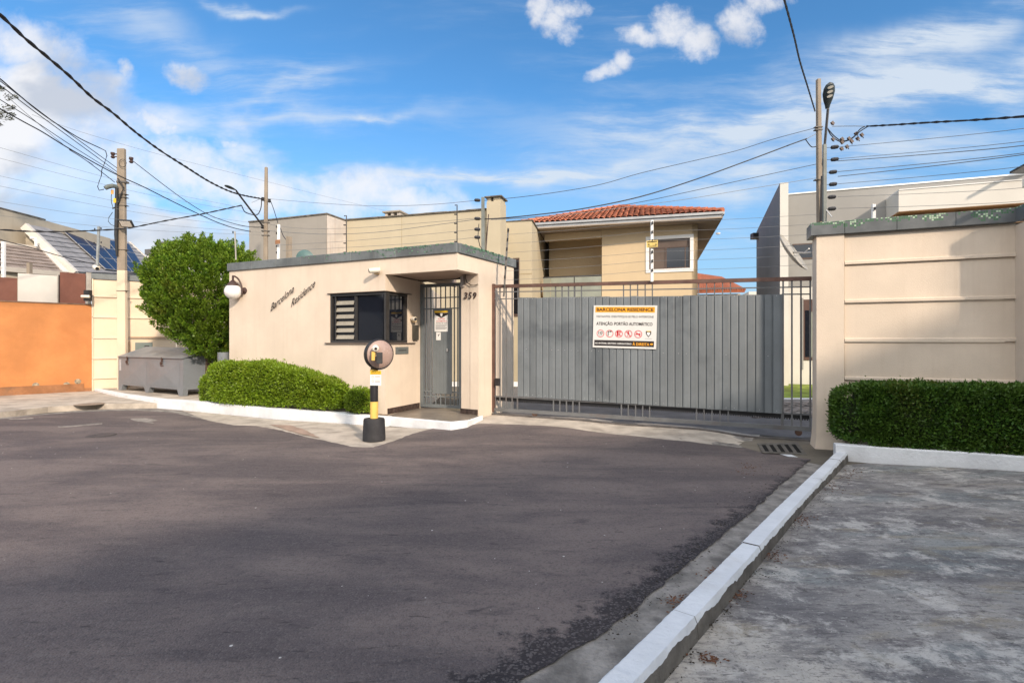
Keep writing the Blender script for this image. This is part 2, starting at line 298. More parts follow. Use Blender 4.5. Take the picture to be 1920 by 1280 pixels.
def leaf_mat(name, a, b_, c_, brown=(.20, .12, .03), brown_amt=.3, zs=(2.4, 8.)):
    M = bpy.data.materials.new(name); M.use_nodes = True; t = NT(M.node_tree); b = t.n['Principled BSDF']
    g = t.new('ShaderNodeNewGeometry'); P = g.outputs['Position']; r = g.outputs['Random Per Island']
    c = t.mix(t.m('POWER', r, 1.6), a, b_)
    c = t.mix(t.step(t.noise(P, zs[0], 3, .6), .42, .60), c, c_)
    shade_dk = t.step(t.noise(P, zs[1], 4, .65), .40, .62)
    c = t.mix(t.m('MULTIPLY', shade_dk, .5), c, tuple(x * .42 for x in a))  # dark patches in the leaf colour stand in for shaded gaps
    c = t.mix(t.m('MULTIPLY', t.step(t.noise(P, 1.7, 4, .6), .56, .70), t.m('MULTIPLY', t.step(r, .35, .6), brown_amt)), c, brown)
    t.put(b.inputs['Base Color'], c); b.inputs['Roughness'].default_value = .45; b.inputs['Specular IOR Level'].default_value = .35
    tr = t.new('ShaderNodeBsdfTranslucent'); t.put(tr.inputs['Color'], c)
    mx = t.new('ShaderNodeMixShader'); mx.inputs[0].default_value = .2
    t.l.new(b.outputs[0], mx.inputs[1]); t.l.new(tr.outputs[0], mx.inputs[2]); t.l.new(mx.outputs[0], t.n['Material Output'].inputs[0])
    MATS[name] = M; return M
leaf_hedge = leaf_mat('leaf_hedge', (.14, .25, .012), (.30, .42, .03), (.20, .30, .02), brown_amt=.25)
leaf_hedge_d = leaf_mat('leaf_hedge_dark', (.045, .12, .016), (.12, .22, .025), (.08, .15, .02), brown_amt=.35)
leaf_tree = leaf_mat('leaf_conifer', (.085, .20, .016), (.28, .41, .035), (.16, .25, .022), brown=(.22, .14, .03), brown_amt=.45)
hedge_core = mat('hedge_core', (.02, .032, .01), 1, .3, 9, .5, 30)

# ---------------------------------------------------------------- builders
def link(o): S.collection.objects.link(o); return o
def tag(o, label=None, cat=None, group=None, kind=None):
    for k, v in (('label', label), ('category', cat), ('group', group), ('kind', kind)):
        if v: o[k] = v
    return o
def thing(name, label, cat, loc=(0, 0, 0), group=None):
    o = bpy.data.objects.new(name, None); o.empty_display_size = .2; o.location = loc; link(o); return tag(o, label, cat, group)
def finish(me, mats, name, parent, smooth):
    for m in (mats if isinstance(mats, (list, tuple)) else [mats]): me.materials.append(m)
    if smooth: me.polygons.foreach_set('use_smooth', [True] * len(me.polygons))
    o = bpy.data.objects.new(name, me)
    root = Vector((0, 0, 0)); p = parent
    while p is not None: root = root + Vector(p.location); p = p.parent
    if parent is not None:
        me.transform(Matrix.Translation(-root)); o.parent = parent
    return link(o)
class MB:
    def __init__(s): s.v = []; s.f = []; s.mi = []
    def add(s, vs, fs, mi=0):
        k = len(s.v); s.v += [tuple(x) for x in vs]; s.f += [tuple(i + k for i in f) for f in fs]; s.mi += [mi] * len(fs); return s
    def box(s, c, sz, ax=None, mi=0):
        c = Vector(c); X, Y, Z = [Vector(a) for a in (ax or ((1, 0, 0), (0, 1, 0), (0, 0, 1)))]
        vs = [c + X * (sz[0] / 2 * i) + Y * (sz[1] / 2 * j) + Z * (sz[2] / 2 * k) for i in (-1, 1) for j in (-1, 1) for k in (-1, 1)]
        return s.add(vs, [(0, 1, 3, 2), (4, 6, 7, 5), (0, 4, 5, 1), (2, 3, 7, 6), (0, 2, 6, 4), (1, 5, 7, 3)], mi)
    def prism(s, poly, vec, mi=0):
        n = len(poly); a = [Vector(p) for p in poly]; b = [p + Vector(vec) for p in a]
        return s.add(a + b, [tuple(range(n - 1, -1, -1)), tuple(range(n, 2 * n))] + [(i, (i + 1) % n, (i + 1) % n + n, i + n) for i in range(n)], mi)
    def loft(s, A, B, mi=0):
        n = len(A)
        return s.add(list(A) + list(B), [tuple(range(n - 1, -1, -1)), tuple(range(n, 2 * n))] + [(i, (i + 1) % n, (i + 1) % n + n, i + n) for i in range(n)], mi)
    def tube(s, pts, r, n=6, mi=0, cap=True):
        pts = [Vector(p) for p in pts]; rs = r if isinstance(r, (list, tuple)) else [r] * len(pts); vs = []; fs = []
        ref = Vector((0, 0, 1))
        for i, p in enumerate(pts):
            d = (pts[min(i + 1, len(pts) - 1)] - pts[max(i - 1, 0)]).normalized()
            rr = ref if abs(d.dot(ref)) < .95 else Vector((1, 0, 0))
            a = d.cross(rr).normalized(); b = d.cross(a).normalized()
            vs += [p + (a * math.cos(2 * math.pi * k / n) + b * math.sin(2 * math.pi * k / n)) * rs[i] for k in range(n)]
        for i in range(len(pts) - 1):
            for k in range(n): fs.append((i * n + k, i * n + (k + 1) % n, (i + 1) * n + (k + 1) % n, (i + 1) * n + k))
        if cap: fs += [tuple(range(n - 1, -1, -1)), tuple((len(pts) - 1) * n + k for k in range(n))]
        return s.add(vs, fs, mi)
    def lathe(s, prof, c, axis=(0, 0, 1), n=20, mi=0):
        ax = Vector(axis).normalized(); rr = Vector((0, 0, 1)) if abs(ax.z) < .9 else Vector((1, 0, 0))
        a = ax.cross(rr).normalized(); b = ax.cross(a); c = Vector(c); vs = []; fs = []
        for r, h in prof: vs += [c + ax * h + (a * math.cos(2 * math.pi * k / n) + b * math.sin(2 * math.pi * k / n)) * max(r, 1e-4) for k in range(n)]
        for i in range(len(prof) - 1):
            for k in range(n): fs.append((i * n + k, i * n + (k + 1) % n, (i + 1) * n + (k + 1) % n, (i + 1) * n + k))
        fs += [tuple(range(n - 1, -1, -1)), tuple((len(prof) - 1) * n + k for k in range(n))]
        return s.add(vs, fs, mi)
    def build(s, name, mats, parent=None, smooth=False, bevel=0, label=None, cat=None, group=None, kind=None):
        me = bpy.data.meshes.new(name); me.from_pydata(s.v, [], s.f)
        me.polygons.foreach_set('material_index', s.mi)
        bm = bmesh.new(); bm.from_mesh(me); bmesh.ops.recalc_face_normals(bm, faces=bm.faces)
        if bevel: bmesh.ops.bevel(bm, geom=list(bm.edges), offset=bevel, segments=1, affect='EDGES', profile=.5)
        bm.to_mesh(me); bm.free()
        o = finish(me, mats, name, parent, smooth)
        if smooth: o.data.set_sharp_from_angle(angle=R(50))
        return tag(o, label, cat, group, kind)

def ray(px, py, Y): return Vector(((px - 960) / F * Y, Y, EYE + (640 - py) / F * Y))
class Pl:
    """A vertical plane through two plan points; columns of the photo measured onto it."""
    def __init__(s, a, b):
        s.a = Vector((a[0], a[1], 0)); s.b = Vector((b[0], b[1], 0)); s.d = (s.b - s.a).normalized()
        n = Vector((s.d.y, -s.d.x, 0)); s.n = n if n.dot(-s.a) > 0 else -n
        s.off = 0
    def at(s, px, py, off=0.):
        r = Vector(((px - 960) / F, 1, 0)); t = (s.a.dot(s.n) + off) / r.dot(s.n)
        return Vector((r.x * t, t, EYE + (640 - py) / F * t))
    def pt(s, px, z, off=0.):
        p = s.at(px, 640, off); p.z = z; return p
    def moved(s, off):
        q = Pl(s.a, s.b); q.a = s.a + s.n * off; q.b = s.b + s.n * off; q.n = s.n; q.d = s.d; return q
def slab(mb, pl, pxa, pxb, z0, z1, th, off=0., mi=0):
    """Upright slab on a plane between two columns; its face stands off metres in front of the plane."""
    a = pl.pt(pxa, z0); b = pl.pt(pxb, z0); n = pl.n
    P = [a + n * off, b + n * off, b + n * (off - th), a + n * (off - th)]
    return mb.prism(P, (0, 0, z1 - z0), mi)
def slab2(mb, pl, a, b, z0, z1, th, off=0., mi=0):
    n = pl.n; a = Vector((a[0], a[1], z0)); b = Vector((b[0], b[1], z0))
    return mb.prism([a + n * off, b + n * off, b + n * (off - th), a + n * (off - th)], (0, 0, z1 - z0), mi)

# terrain: almost level, a low spot at the drain and a rise at the gate's left end
HP = [(0, 1, 0), (-3, 2, 0), (3, 2, 0), (-1.04, 8.72, -.006), (-.56, 9.52, .08), (-.4, 9.85, .11), (.6, 9.4, .07), (2.5, 8.7, .03), (4.6, 7.95, -.03), (4.5, 7.4, -.10), (4.3, 7.3, -.08), (4.38, 6.6, -.06), (5.0, 6.3, -.02), (5.9, 5.9, 0),
      (3.4, 6.5, -.03), (-3.2, 9.4, 0), (-2.3, 9.0, 0), (-5, 10, 0), (1, 6, 0), (-1, 6, 0), (2.2, 4.5, 0), (4, 4, 0), (0, 12, .11), (3, 12, .1), (7, 12, .1), (5, 10, .08), (7, 16, .1), (2, 16, .1)]
HA = np.array(HP)
def h(x, y):
    wgt = np.exp(-((HA[:, 0] - x) ** 2 + (HA[:, 1] - y) ** 2) / (2 * .55 ** 2)); return float((wgt * HA[:, 2]).sum() / (wgt.sum() + .02))
def G(px, py):
    Y = (EYE) * F / (py - 640)
    for _ in range(12):
        X = (px - 960) / F * Y; Y = .5 * Y + .5 * (EYE - h(X, Y)) * F / (py - 640)
    return ((px - 960) / F * Y, Y)
def densify(poly, step, jit=0.):
    out = []
    for i in range(len(poly)):
        a = Vector(poly[i][:2]); b = Vector(poly[(i + 1) % len(poly)][:2]); n = max(1, int((b - a).length / step))
        for k in range(n):
            p = a.lerp(b, k / n)
            if jit: p = p + Vector((noise.noise(Vector((p.x * 6, p.y * 6, 3))), noise.noise(Vector((p.x * 6, p.y * 6, 9))))) * jit + Vector((random.uniform(-1, 1), random.uniform(-1, 1))) * jit * .25
            out.append(p)
    return out
def sheet(name, poly, off, m, step=.35, jit=0., edge=.25, depth=0., kind='structure', parent=None, zf=None, **kw):
    """Ground sheet that follows the terrain; depth > 0 gives it a side wall."""
    zf = zf or h
    B = densify(poly, edge, jit); xs = [p.x for p in B]; ys = [p.y for p in B]
    from mathutils.geometry import intersect_point_tri_2d
    inner = []
    x = min(xs) + step / 2
    def inside(px, py):
        c = False; j = len(B) - 1
        for i in range(len(B)):
            if (B[i].y > py) != (B[j].y > py) and px < (B[j].x - B[i].x) * (py - B[i].y) / (B[j].y - B[i].y) + B[i].x: c = not c
            j = i
        return c
    while x < max(xs):
        y = min(ys) + step / 2
        while y < max(ys):
            if inside(x, y): inner.append(Vector((x, y)))
            y += step
        x += step
    n = len(B); res = delaunay_2d_cdt(B + inner, [], [list(range(n))], 1, 1e-5)
    V = [(p.x, p.y, zf(p.x, p.y) + off) for p in res[0]]; Fc = [tuple(f) for f in res[2]]
    mb = MB(); mb.add(V, Fc)
    if depth:
        k = len(V); ring = [(p.x, p.y, zf(p.x, p.y) + off) for p in B]; low = [(p.x, p.y, zf(p.x, p.y) + off - depth) for p in B]
        mb.add(ring + low, [(i, (i + 1) % n, (i + 1) % n + n, i + n) for i in range(n)])
    me = bpy.data.meshes.new(name); me.from_pydata(mb.v, [], mb.f)
    bm = bmesh.new(); bm.from_mesh(me); bmesh.ops.remove_doubles(bm, verts=bm.verts, dist=1e-4)
    bmesh.ops.recalc_face_normals(bm, faces=bm.faces)
    bm.faces.ensure_lookup_table()
    up = sum(f.normal.z * f.calc_area() for f in bm.faces)
    if up < 0: bmesh.ops.reverse_faces(bm, faces=bm.faces)
    bm.to_mesh(me); bm.free()
    return tag(finish(me, m, name, parent, False), kind=kind, **kw)

def fit_text(name, s, O, Rv, Uv, m, parent=None, ext=.0015, shear=0., bold=0., keep=False):
    """Lettering fitted into the box at O spanned by Rv (width) and Uv (height)."""
    cu = bpy.data.curves.new(name, 'FONT'); cu.body = s; cu.size = 1; cu.shear = shear; cu.offset = bold; cu.extrude = 0; cu.resolution_u = 3
    ob = bpy.data.objects.new('tmp', cu); link(ob); dg = bpy.context.evaluated_depsgraph_get()
    me = bpy.data.meshes.new_from_object(ob.evaluated_get(dg)); bpy.data.objects.remove(ob)
    co = np.empty(len(me.vertices) * 3); me.vertices.foreach_get('co', co); co = co.reshape(-1, 3)
    mn = co.min(0); mx = co.max(0); Wd = mx[0] - mn[0]; Hd = mx[1] - mn[1]
    Rv = Vector(Rv); Uv = Vector(Uv); N_ = Rv.cross(Uv).normalized()
    k = min(1, 1)
    a = (co[:, 0] - mn[0]) / Wd; b = (co[:, 1] - mn[1]) / Hd
    out = np.array(O)[None, :] + a[:, None] * np.array(Rv)[None, :] + b[:, None] * np.array(Uv)[None, :]
    if ext > .002:
        bm = bmesh.new(); me.vertices.foreach_set('co', out.ravel()); bm.from_mesh(me)
        r = bmesh.ops.extrude_face_region(bm, geom=list(bm.faces)); vs = [g for g in r['geom'] if isinstance(g, bmesh.types.BMVert)]
        bmesh.ops.translate(bm, verts=vs, vec=N_ * ext); bmesh.ops.recalc_face_normals(bm, faces=bm.faces); bm.to_mesh(me); bm.free()
    else: me.vertices.foreach_set('co', out.ravel())
    me.update()
    return finish(me, m, name, parent, False)

def leaves(name, C, D, Ln, Wd, m, parent=None, kind='stuff'):
    """Many leaf quads: C centres, D directions (unit)."""
    n = len(C); rnd = RNG.normal(size=(n, 3)); side = np.cross(D, rnd); side /= np.linalg.norm(side, axis=1)[:, None] + 1e-9
    nor = np.cross(side, D); L = (Ln * RNG.uniform(.6, 1.3, n))[:, None]; W = (Wd * RNG.uniform(.6, 1.2, n))[:, None]
    V = np.empty((n, 4, 3)); V[:, 0] = C; V[:, 1] = C + D * L * .5 + side * W * .5 + nor * L * .10; V[:, 2] = C + D * L; V[:, 3] = C + D * L * .5 - side * W * .5 + nor * L * .10
    me = bpy.data.meshes.new(name); me.vertices.add(n * 4); me.vertices.foreach_set('co', V.ravel())
    me.loops.add(n * 4); me.loops.foreach_set('vertex_index', np.arange(n * 4, dtype=np.int32))
    me.polygons.add(n); me.polygons.foreach_set('loop_start', np.arange(0, n * 4, 4, dtype=np.int32))
    me.update(calc_edges=True); me.validate()
    return tag(finish(me, m, name, parent, False), kind=kind)

# ================================================================ ground
GF = Pl((-2.34, 9.45), (-2.34 + .911, 9.45 - .411))          # guardhouse front
PC = (-.946, 8.82)                                            # roof corner in plan
GP = Pl(PC, (PC[0] + .98, PC[1] + 1.79))                      # guardhouse end wall, facing right
GR = Pl((-2.34, 9.45), (-1.89, 10.45))                        # recessed wall beside the porch
GT = Pl((-.40, 9.85), (4.646, 7.95))                          # sliding gate
RW = Pl((4.47, 7.4), (4.47 + .927, 7.4 - .375))               # right boundary wall
base = sheet('ground', [(-9, -6), (12, -6), (12, 22), (-24, 22), (-24, -6)], -.012, MATS['ground_dirt'], step=.6, edge=.6)
g = MB(); g.add([(-400, -400, -.05), (400, -400, -.05), (400, 500, -.05), (-400, 500, -.05)], [(0, 1, 2, 3)]); g.build('far_ground', MATS['ground_dirt'], kind='structure')

asph_edge = [(0, 786), (90, 777), (180, 771), (260, 770), (325, 774), (400, 791), (440, 798), (480, 799), (530, 808), (575, 820), (620, 829), (660, 838), (700, 839), (740, 827), (775, 813), (810, 804), (850, 803), (900, 795), (960, 796), (1040, 800), (1100, 808), (1180, 817), (1250, 825), (1320, 832), (1400, 840), (1425, 848)]
asph_edge2 = [(1521, 862), (1470, 905), (1418, 953), (1342, 1014), (1290, 1058), (1241, 1097), (1173, 1160), (1118, 1196), (1038, 1242), (983, 1278)]
ae = [G(*p) for p in asph_edge]; ae2 = [G(*p) for p in asph_edge2]
road = ae + [G(1500, 853)] + ae2 + [(-.25, 1.6), (-1.1, .4), (-1.8, -.6), (-3.5, -5), (-17, -5), (-17, 6)]
sheet('concrete_gutter', [G(0, 783), G(160, 768), G(300, 765), G(516, 786), G(679, 797), G(845, 805), G(903, 783), G(921, 772), (.0, 9.9), (4.7, 8.15), (4.6, 7.3), (4.35, 6.9), (1.7, 3.8), (.4, 2.2), (-1.4, 0), (-3.0, -2), (-3.5, -5), (-17, -5), (-17, 6)], 0., MATS['gutter_concrete'], step=.45, edge=.3)
road_o = sheet('asphalt_road', road, .009, MATS['asphalt'], step=.22, edge=.05, jit=.022)
def seg_d(p, a, q):
    t = max(0, min(1, (p - a).dot(q - a) / max(1e-9, (q - a).length_squared))); return (p - a - (q - a) * t).length
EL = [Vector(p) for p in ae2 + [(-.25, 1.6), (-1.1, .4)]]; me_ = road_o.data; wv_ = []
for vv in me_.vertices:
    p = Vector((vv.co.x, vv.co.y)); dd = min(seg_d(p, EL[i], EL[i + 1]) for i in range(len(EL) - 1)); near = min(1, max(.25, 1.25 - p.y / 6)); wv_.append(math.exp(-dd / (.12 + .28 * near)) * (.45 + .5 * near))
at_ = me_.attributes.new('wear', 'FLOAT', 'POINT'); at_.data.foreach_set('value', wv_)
apron = [G(770, 820), G(845, 806), G(903, 785), G(921, 778), G(1100, 783), G(1300, 800), G(1425, 815), G(1412, 838)] + [G(*p) for p in [(1320, 836), (1250, 829), (1180, 821), (1100, 812), (1040, 803), (960, 800), (900, 799), (850, 808)]]
sheet('gate_apron', apron, .004, MATS['apron_concrete'], step=.3, edge=.15, jit=.01)
side = [G(340, 769), G(516, 787), G(640, 794), G(720, 800), G(845, 806), G(770, 818), G(700, 843), G(640, 836), G(575, 823), G(480, 802), G(400, 793)]
sheet('paving_strip', side, .0045, MATS['apron_concrete'], step=.3, edge=.12, jit=.008)
sheet('pink_patch', [G(505, 797), G(545, 798), G(575, 808), (G(600, 822)), G(560, 814), G(525, 803)], .013, MATS['patch_pink'], step=.2, edge=.06, jit=.02)
sheet('drain_surround', [G(1412, 822), G(1520, 820), G(1560, 848), G(1515, 866), G(1420, 848)], .007, mat('damp_concrete', (.10, .088, .075), .85, .3, 4, .8, 50, stain=.6), step=.15, edge=.08, jit=.01)
sheet('lot_pavement', [(4.36, 6.62), (5.2, 6.22), (5.95, 5.88), (9.6, 4.4), (10.5, -5), (-3, -5), (-1.2, .4), (.52, 2.25), (1.7, 3.65), (2.6, 4.75), (3.6, 5.9)], .004, MATS['lot_concrete'], step=.35, edge=.2)
# pale paint scuffs and a patched cover on the left road
for i, q in enumerate(([(107, 801), (170, 796), (192, 794), (190, 796.5), (140, 801), (110, 802.5)], [(244, 786), (262, 784.5), (284, 786), (296, 789.5), (282, 791), (290, 795), (268, 792.5), (250, 789)], [(15, 786), (60, 784), (64, 786), (20, 788)])):
    sheet('paint_scuff', [G(*p) for p in q], .0135, mat('scuff', (.27, .245, .22), .9, .35, 9, .3, 60, stain=.9, stain_c=(.13, .11, .1)), step=.3, edge=.06, jit=.03)
mb = MB(); c = G(190, 817); mb.lathe([(.2, 0), (.2, .006), (.17, .012)], (c[0], c[1], h(*c) + .008), n=20)
tag(mb.build('service_cover', mat('cover_iron', (.07, .06, .057), .6, .3, 8, .5, 50)), 'small dark round service cover set in the asphalt at left', 'cover')

# kerbs -------------------------------------------------
def strip(name, L, Rr, z0s, zs, mats, jit=.004, bare_side=None, nseg=60, stones=0, kind=None, label=None, cat=None):
    """Kerb: left line, right line, top heights; split into stones when asked."""
    n = nseg
    def res(P):
        P = [Vector(p) for p in P]; d = [0]
        for i in range(len(P) - 1): d.append(d[-1] + (P[i + 1] - P[i]).length)
        out = []
        for k in range(n + 1):
            t = d[-1] * k / n; i = max(j for j in range(len(P)) if d[j] <= t + 1e-9); i = min(i, len(P) - 2)
            out.append(P[i].lerp(P[i + 1], (t - d[i]) / (d[i + 1] - d[i])))
        return out
    A, B = res(L), res(Rr); rings = []
    for k in range(n + 1):
        a, b = A[k], B[k]; j = [random.uniform(-jit, jit) * .6 + .003 * noise.noise(Vector((k * .12, i * 5, 0))) for i in range(4)]
        dd = (b - a).normalized(); ins = .014; q = a.x * 3.1 + a.y * 4.3
        dn = (.014 + .018 * noise.noise(Vector((q, 2, 1))) + .014 * noise.noise(Vector((q * 5, 2, 1))) + random.uniform(-.003, .003)) if bare_side == 1 else 0
        rings.append([(a.x, a.y, h(a.x, a.y) - .06), (a.x + j[0], a.y, a.z - ins), (a.x + dd.x * ins, a.y + dd.y * ins, a.z + j[1] * .4), (b.x - dd.x * ins, b.y - dd.y * ins, b.z + j[2] * .4), (b.x + j[3] * .3, b.y, b.z - ins - dn), (b.x + dd.x * .010, b.y + dd.y * .010, h(b.x, b.y) - .06)])
    cuts = [0, n] if not stones else [round(n * k / stones) for k in range(stones + 1)]
    root = None
    if stones: root = bpy.data.objects.new(name, None); link(root); tag(root, kind=kind)
    for ci in range(len(cuts) - 1):
        V = []; Fq = []; MI = []; k0, k1 = cuts[ci], cuts[ci + 1]; R_ = [list(r) for r in rings[k0:k1 + 1]]
        if stones:
            for e, o in ((0, 1), (-1, -2)):
                f = .004 / max(.001, (Vector(R_[e][2]) - Vector(R_[o][2])).length); R_[e] = [tuple(Vector(p).lerp(Vector(q), f)) for p, q in zip(R_[e], R_[o])]
            dz_ = random.uniform(-.003, .003); R_ = [[(p[0], p[1], p[2] + dz_) for p in r] for r in R_]
        for r in R_: V += r
        m_ = len(R_) - 1
        for k in range(m_):
            for i in range(5): q = k * 6 + i; Fq.append((q, q + 1, q + 7, q + 6)); MI.append(1 if (bare_side == 1 and i == 4) else 0)
        for e in (0, m_ * 6): Fq.append(tuple(e + i for i in range(6))); MI.append(1 if stones else 0)
        mb = MB(); mb.add(V, Fq); mb.mi = MI
        o = mb.build('kerb_stone' if stones else name, mats, root) if stones else mb.build(name, mats, kind=kind)
    return o
def gz(px, py, z):
    Y = (EYE - z) * F / (py - 640); return Vector(((px - 960) / F * Y, Y, z))
kl = [Vector((-2.2, -1.0, .125)), gz(1114, 1280, .125), gz(1342, 1061, .115), gz(1480, 926, .09), Vector((4.49, 7.0, .06)), Vector((4.64, 7.19, .055))]
kr = [Vector((-2.05, -1.1, .125)), gz(1196, 1280, .125), gz(1367, 1082, .115)]
kr = []
for i, p in enumerate(kl):
    t = (kl[min(i + 1, len(kl) - 1)] - kl[max(i - 1, 0)]); t.z = 0; t.normalize(); kr.append(p + Vector((t.y, -t.x, 0)) * .132)
strip('driveway_kerb', kl, kr, 0, 0, [kerb_white, MATS['kerb_bare']], bare_side=1, nseg=520, stones=9, kind='structure')
strip('planter_kerb', [Vector((4.23, 6.69, .16)), Vector((4.36, 6.62, .16)), Vector((5.2, 6.26, .165)), Vector((5.95, 5.92, .17)), Vector((9.6, 4.43, .18))], [Vector((4.28, 6.82, .16)), Vector((4.42, 6.75, .16)), Vector((5.26, 6.39, .165)), Vector((6.0, 6.05, .17)), Vector((9.65, 4.56, .18))], 0, 0, [kerb_white, kerb_white], kind='structure')
lk = [(167, 737), (222, 752), (296, 765), (335, 768), (427, 776), (516, 786), (635, 793), (679, 797), (722, 799)]
L0 = []
for i, p in enumerate(lk):
    q = G(*p); L0.append(Vector((q[0], q[1], (.15, .18, .2, .205, .205, .20, .185, .17, .158)[i])))
L1 = [p + Vector((.09, .17, 0)) for p in L0]
strip('planter_edge', L0, L1, 0, 0, [kerb_white, kerb_white], kind='structure')
# planting bed and bin platform behind the kerb
def bedz(x, y): return .155
sheet('planting_bed', [(p.x + .08, p.y + .14) for p in L0[4:]] + [(-2.4, 9.6), (-4.9, 10.75), (-6.3, 11.35)], 0, soil, step=.2, edge=.15, zf=bedz)
sheet('bin_platform', [(p.x + .08, p.y + .14) for p in L0[:5]] + [(-6.3, 11.35), (-5.6, 13), (-9, 16.5), (-12.2, 15.2)], 0, MATS['apron_concrete'], step=.5, edge=.3, zf=lambda x, y: .165)
# left pavement, raised
def swz(x, y): return .11
sheet('left_pavement', [G(-120, 790), G(0, 783), G(90, 772), G(180, 766), G(300, 764.5), G(296, 763), G(222, 750), G(167, 738), (-11.9, 14.5), (-13.2, 13.3), (-16, 10.5)], 0, MATS['apron_concrete'], step=.4, edge=.2, depth=.2, zf=swz)
mb = MB(); q = gz(168, 757.5, .11); mb.lathe([(.28, 0), (.28, .002), (.24, .004)], q, n=18)
tag(mb.build('manhole_cover', mat('dirt_ring', (.30, .235, .18), 1, .3, 5, .8, 30, stain=.5, stain_c=(.22, .16, .12))), 'round dirt-stained manhole cover in the left pavement near the orange wall', 'manhole cover')
# inner road, lawn and kerb beyond the gate
sheet('inner_road', [(-.3, 9.95), (4.8, 8.2), (7.4, 12.2), (8.2, 16), (2.0, 19), (.3, 18), (-.6, 11)], .004, MATS['inner_paving'], step=.8, edge=.5)
mb = MB(); a, b = gz(1440, 747, .12), gz(1560, 747, .12); mb.prism([a, b, b + Vector((.03, .15, 0)), a + Vector((.03, .15, 0))], (0, 0, -.15)); a, b = gz(700, 716, .15), gz(1010, 716, .15); mb.prism([a, b, b + Vector((.03, .15, 0)), a + Vector((.03, .15, 0))], (0, 0, -.15)); mb.build('inner_kerb', kerb_white, kind='structure')
LC = []; 
mb = MB(); a, b = gz(1430, 747, .11), gz(1580, 747, .11); mb.prism([a + Vector((0, .16, 0)), b + Vector((0, .16, 0)), Vector((12, 17, .11)), Vector((8.2, 17, .11))], (0, 0, .01)); mb.build('lawn_strip', MATS['grass_green'], kind='stuff')
pv = MB()
for i in range(9):
    for j in range(22):
        x, y = 4.6 + j * .22 + (i % 2) * .11 + i * .1, 9.6 + i * .26
        pv.box((x, y, h(x, y) + .012 + random.uniform(0, .004)), (.205, .115, .02), [(math.cos(.6), math.sin(.6), 0), (-math.sin(.6), math.cos(.6), 0), (0, 0, 1)])
pv.build('block_paving', mat('paver', (.26, .23, .21), .9, .2, 4, .5, 40, stain=.4), kind='structure')
# asphalt litter: white grit, and dry leaves along the kerb
def scatter(name, spots, n, spread, size, m, flat=True):
    mb = MB()
    for _ in range(n):
        px, py = random.choice(spots); X, Y = G(px + random.gauss(0, spread[0]), max(700, py + random.gauss(0, spread[1])))
        s = size * random.uniform(.5, 1.4); a = random.uniform(0, 6.28); z = h(X, Y) + .016
        e1 = Vector((math.cos(a), math.sin(a), random.uniform(-.2, .2))) * s; e2 = Vector((-math.sin(a), math.cos(a), random.uniform(-.3, .3))) * s * random.uniform(.4, .8)
        c = Vector((X, Y, z)); mb.add([c - e1, c + e2 * .7, c + e1, c - e2 * .7, c + Vector((0, 0, s * .4))], [(0, 1, 4), (1, 2, 4), (2, 3, 4), (3, 0, 4)])
    return mb.build(name, m, kind='stuff')
dry = mat('dry_leaf', (.12, .055, .03), .9, .4, 20, 0)
scatter('dry_leaves', [(1560, 915), (1500, 975), (1450, 1045), (1380, 1120), (1265, 1130), (1400, 880), (1330, 1240), (1600, 890), (1345, 1075)], 520, (13, 6), .011, dry)
scatter('dark_debris', [(1335 + i * 22, 1170 - i * 25) for i in range(11)] + [(1150 + i * 34, 1190 - i * 33) for i in range(10)] + [(1250, 1260), (1290, 1230)], 620, (15, 9), .008, mat('debris', (.035, .028, .02), 1, .4, 20, 0))
scatter('pale_grit', [(300, 850), (700, 900), (900, 1100), (1250, 900), (1150, 1000), (500, 830), (1450, 860), (1200, 950), (150, 900), (1290, 870)], 90, (170, 40), .006, mat('grit', (.6, .58, .55), .9, .1, 20, 0))

# ================================================================ guardhouse
gh = thing('guardhouse', 'cream single storey guardhouse with slate coping beside the sliding gate', 'guardhouse', (-3.3, 10.3, 0))
ZS, ZT = 3.03, 3.20
FL = GF.pt(430, 0)                                            # left end in plan
fc = GF.pt(722, 0); bk = Vector((.36, .93, 0))
# front wall, round the window
w_ = MB()
slab(w_, GF, 430, 618.5, -.1, ZS, .18); slab(w_, GF, 618.5, 722, -.1, 1.455, .18)
zl0, zl1 = 1.475, 2.425
slab(w_, GF, 618.5, 722, zl1, ZS, .18)
rc0 = GR.pt(764.5, 0)
slab2(w_, GR, GR.a + GR.n * -.0 + GR.d * .0, GR.pt(764.5, 0), -.1, 1.455, .18, off=-.002)
slab2(w_, GR, GR.a, GR.pt(764.5, 0), zl1, 2.73, .18, off=-.002)
slab(w_, GR, 764.5, 788.5, -.1, 2.73, .18, off=-.002)
w_.build('wall', wall_pink, gh)
# left and back walls, roof slab
bkL = FL + bk * 3.2; bkR = Vector((.03, 10.75, 0)) + bk * 1.2
m2 = MB(); m2.prism([FL + Vector((.0, 0, -.1)), FL + bk * 3.2 + Vector((0, 0, -.1)), FL + bk * 3.2 + Vector((.18, -.07, -.1)), FL + Vector((.18, -.07, -.1))], (0, 0, ZS + .1))
m2.prism([bkL + Vector((0, 0, -.1)), Vector((-2.2, 12.4, -.1)), Vector((-2.25, 12.2, -.1)), bkL + Vector((0, -.2, -.1))], (0, 0, ZS + .1))
m2.prism([Vector((-1.88, 10.62, -.1)), Vector((-1.97, 14.2, -.1)), Vector((-2.12, 14.2, -.1)), Vector((-2.05, 10.62, -.1))], (0, 0, 2.85)); m2.build('wall', wall_pink, gh)
beam = MB()                                                   # porch beam and roof slab
PFa = Vector((PC[0], PC[1], 0))
q_end = GP.pt(963, 0)
beam.prism([GF.pt(722, 2.735), GF.pt(857.5, 2.735), GF.pt(857.5, 2.735) - GP.n * .18 + GP.d * .02, GF.pt(722, 2.735) + bk * .2], (0, 0, ZS - 2.735))
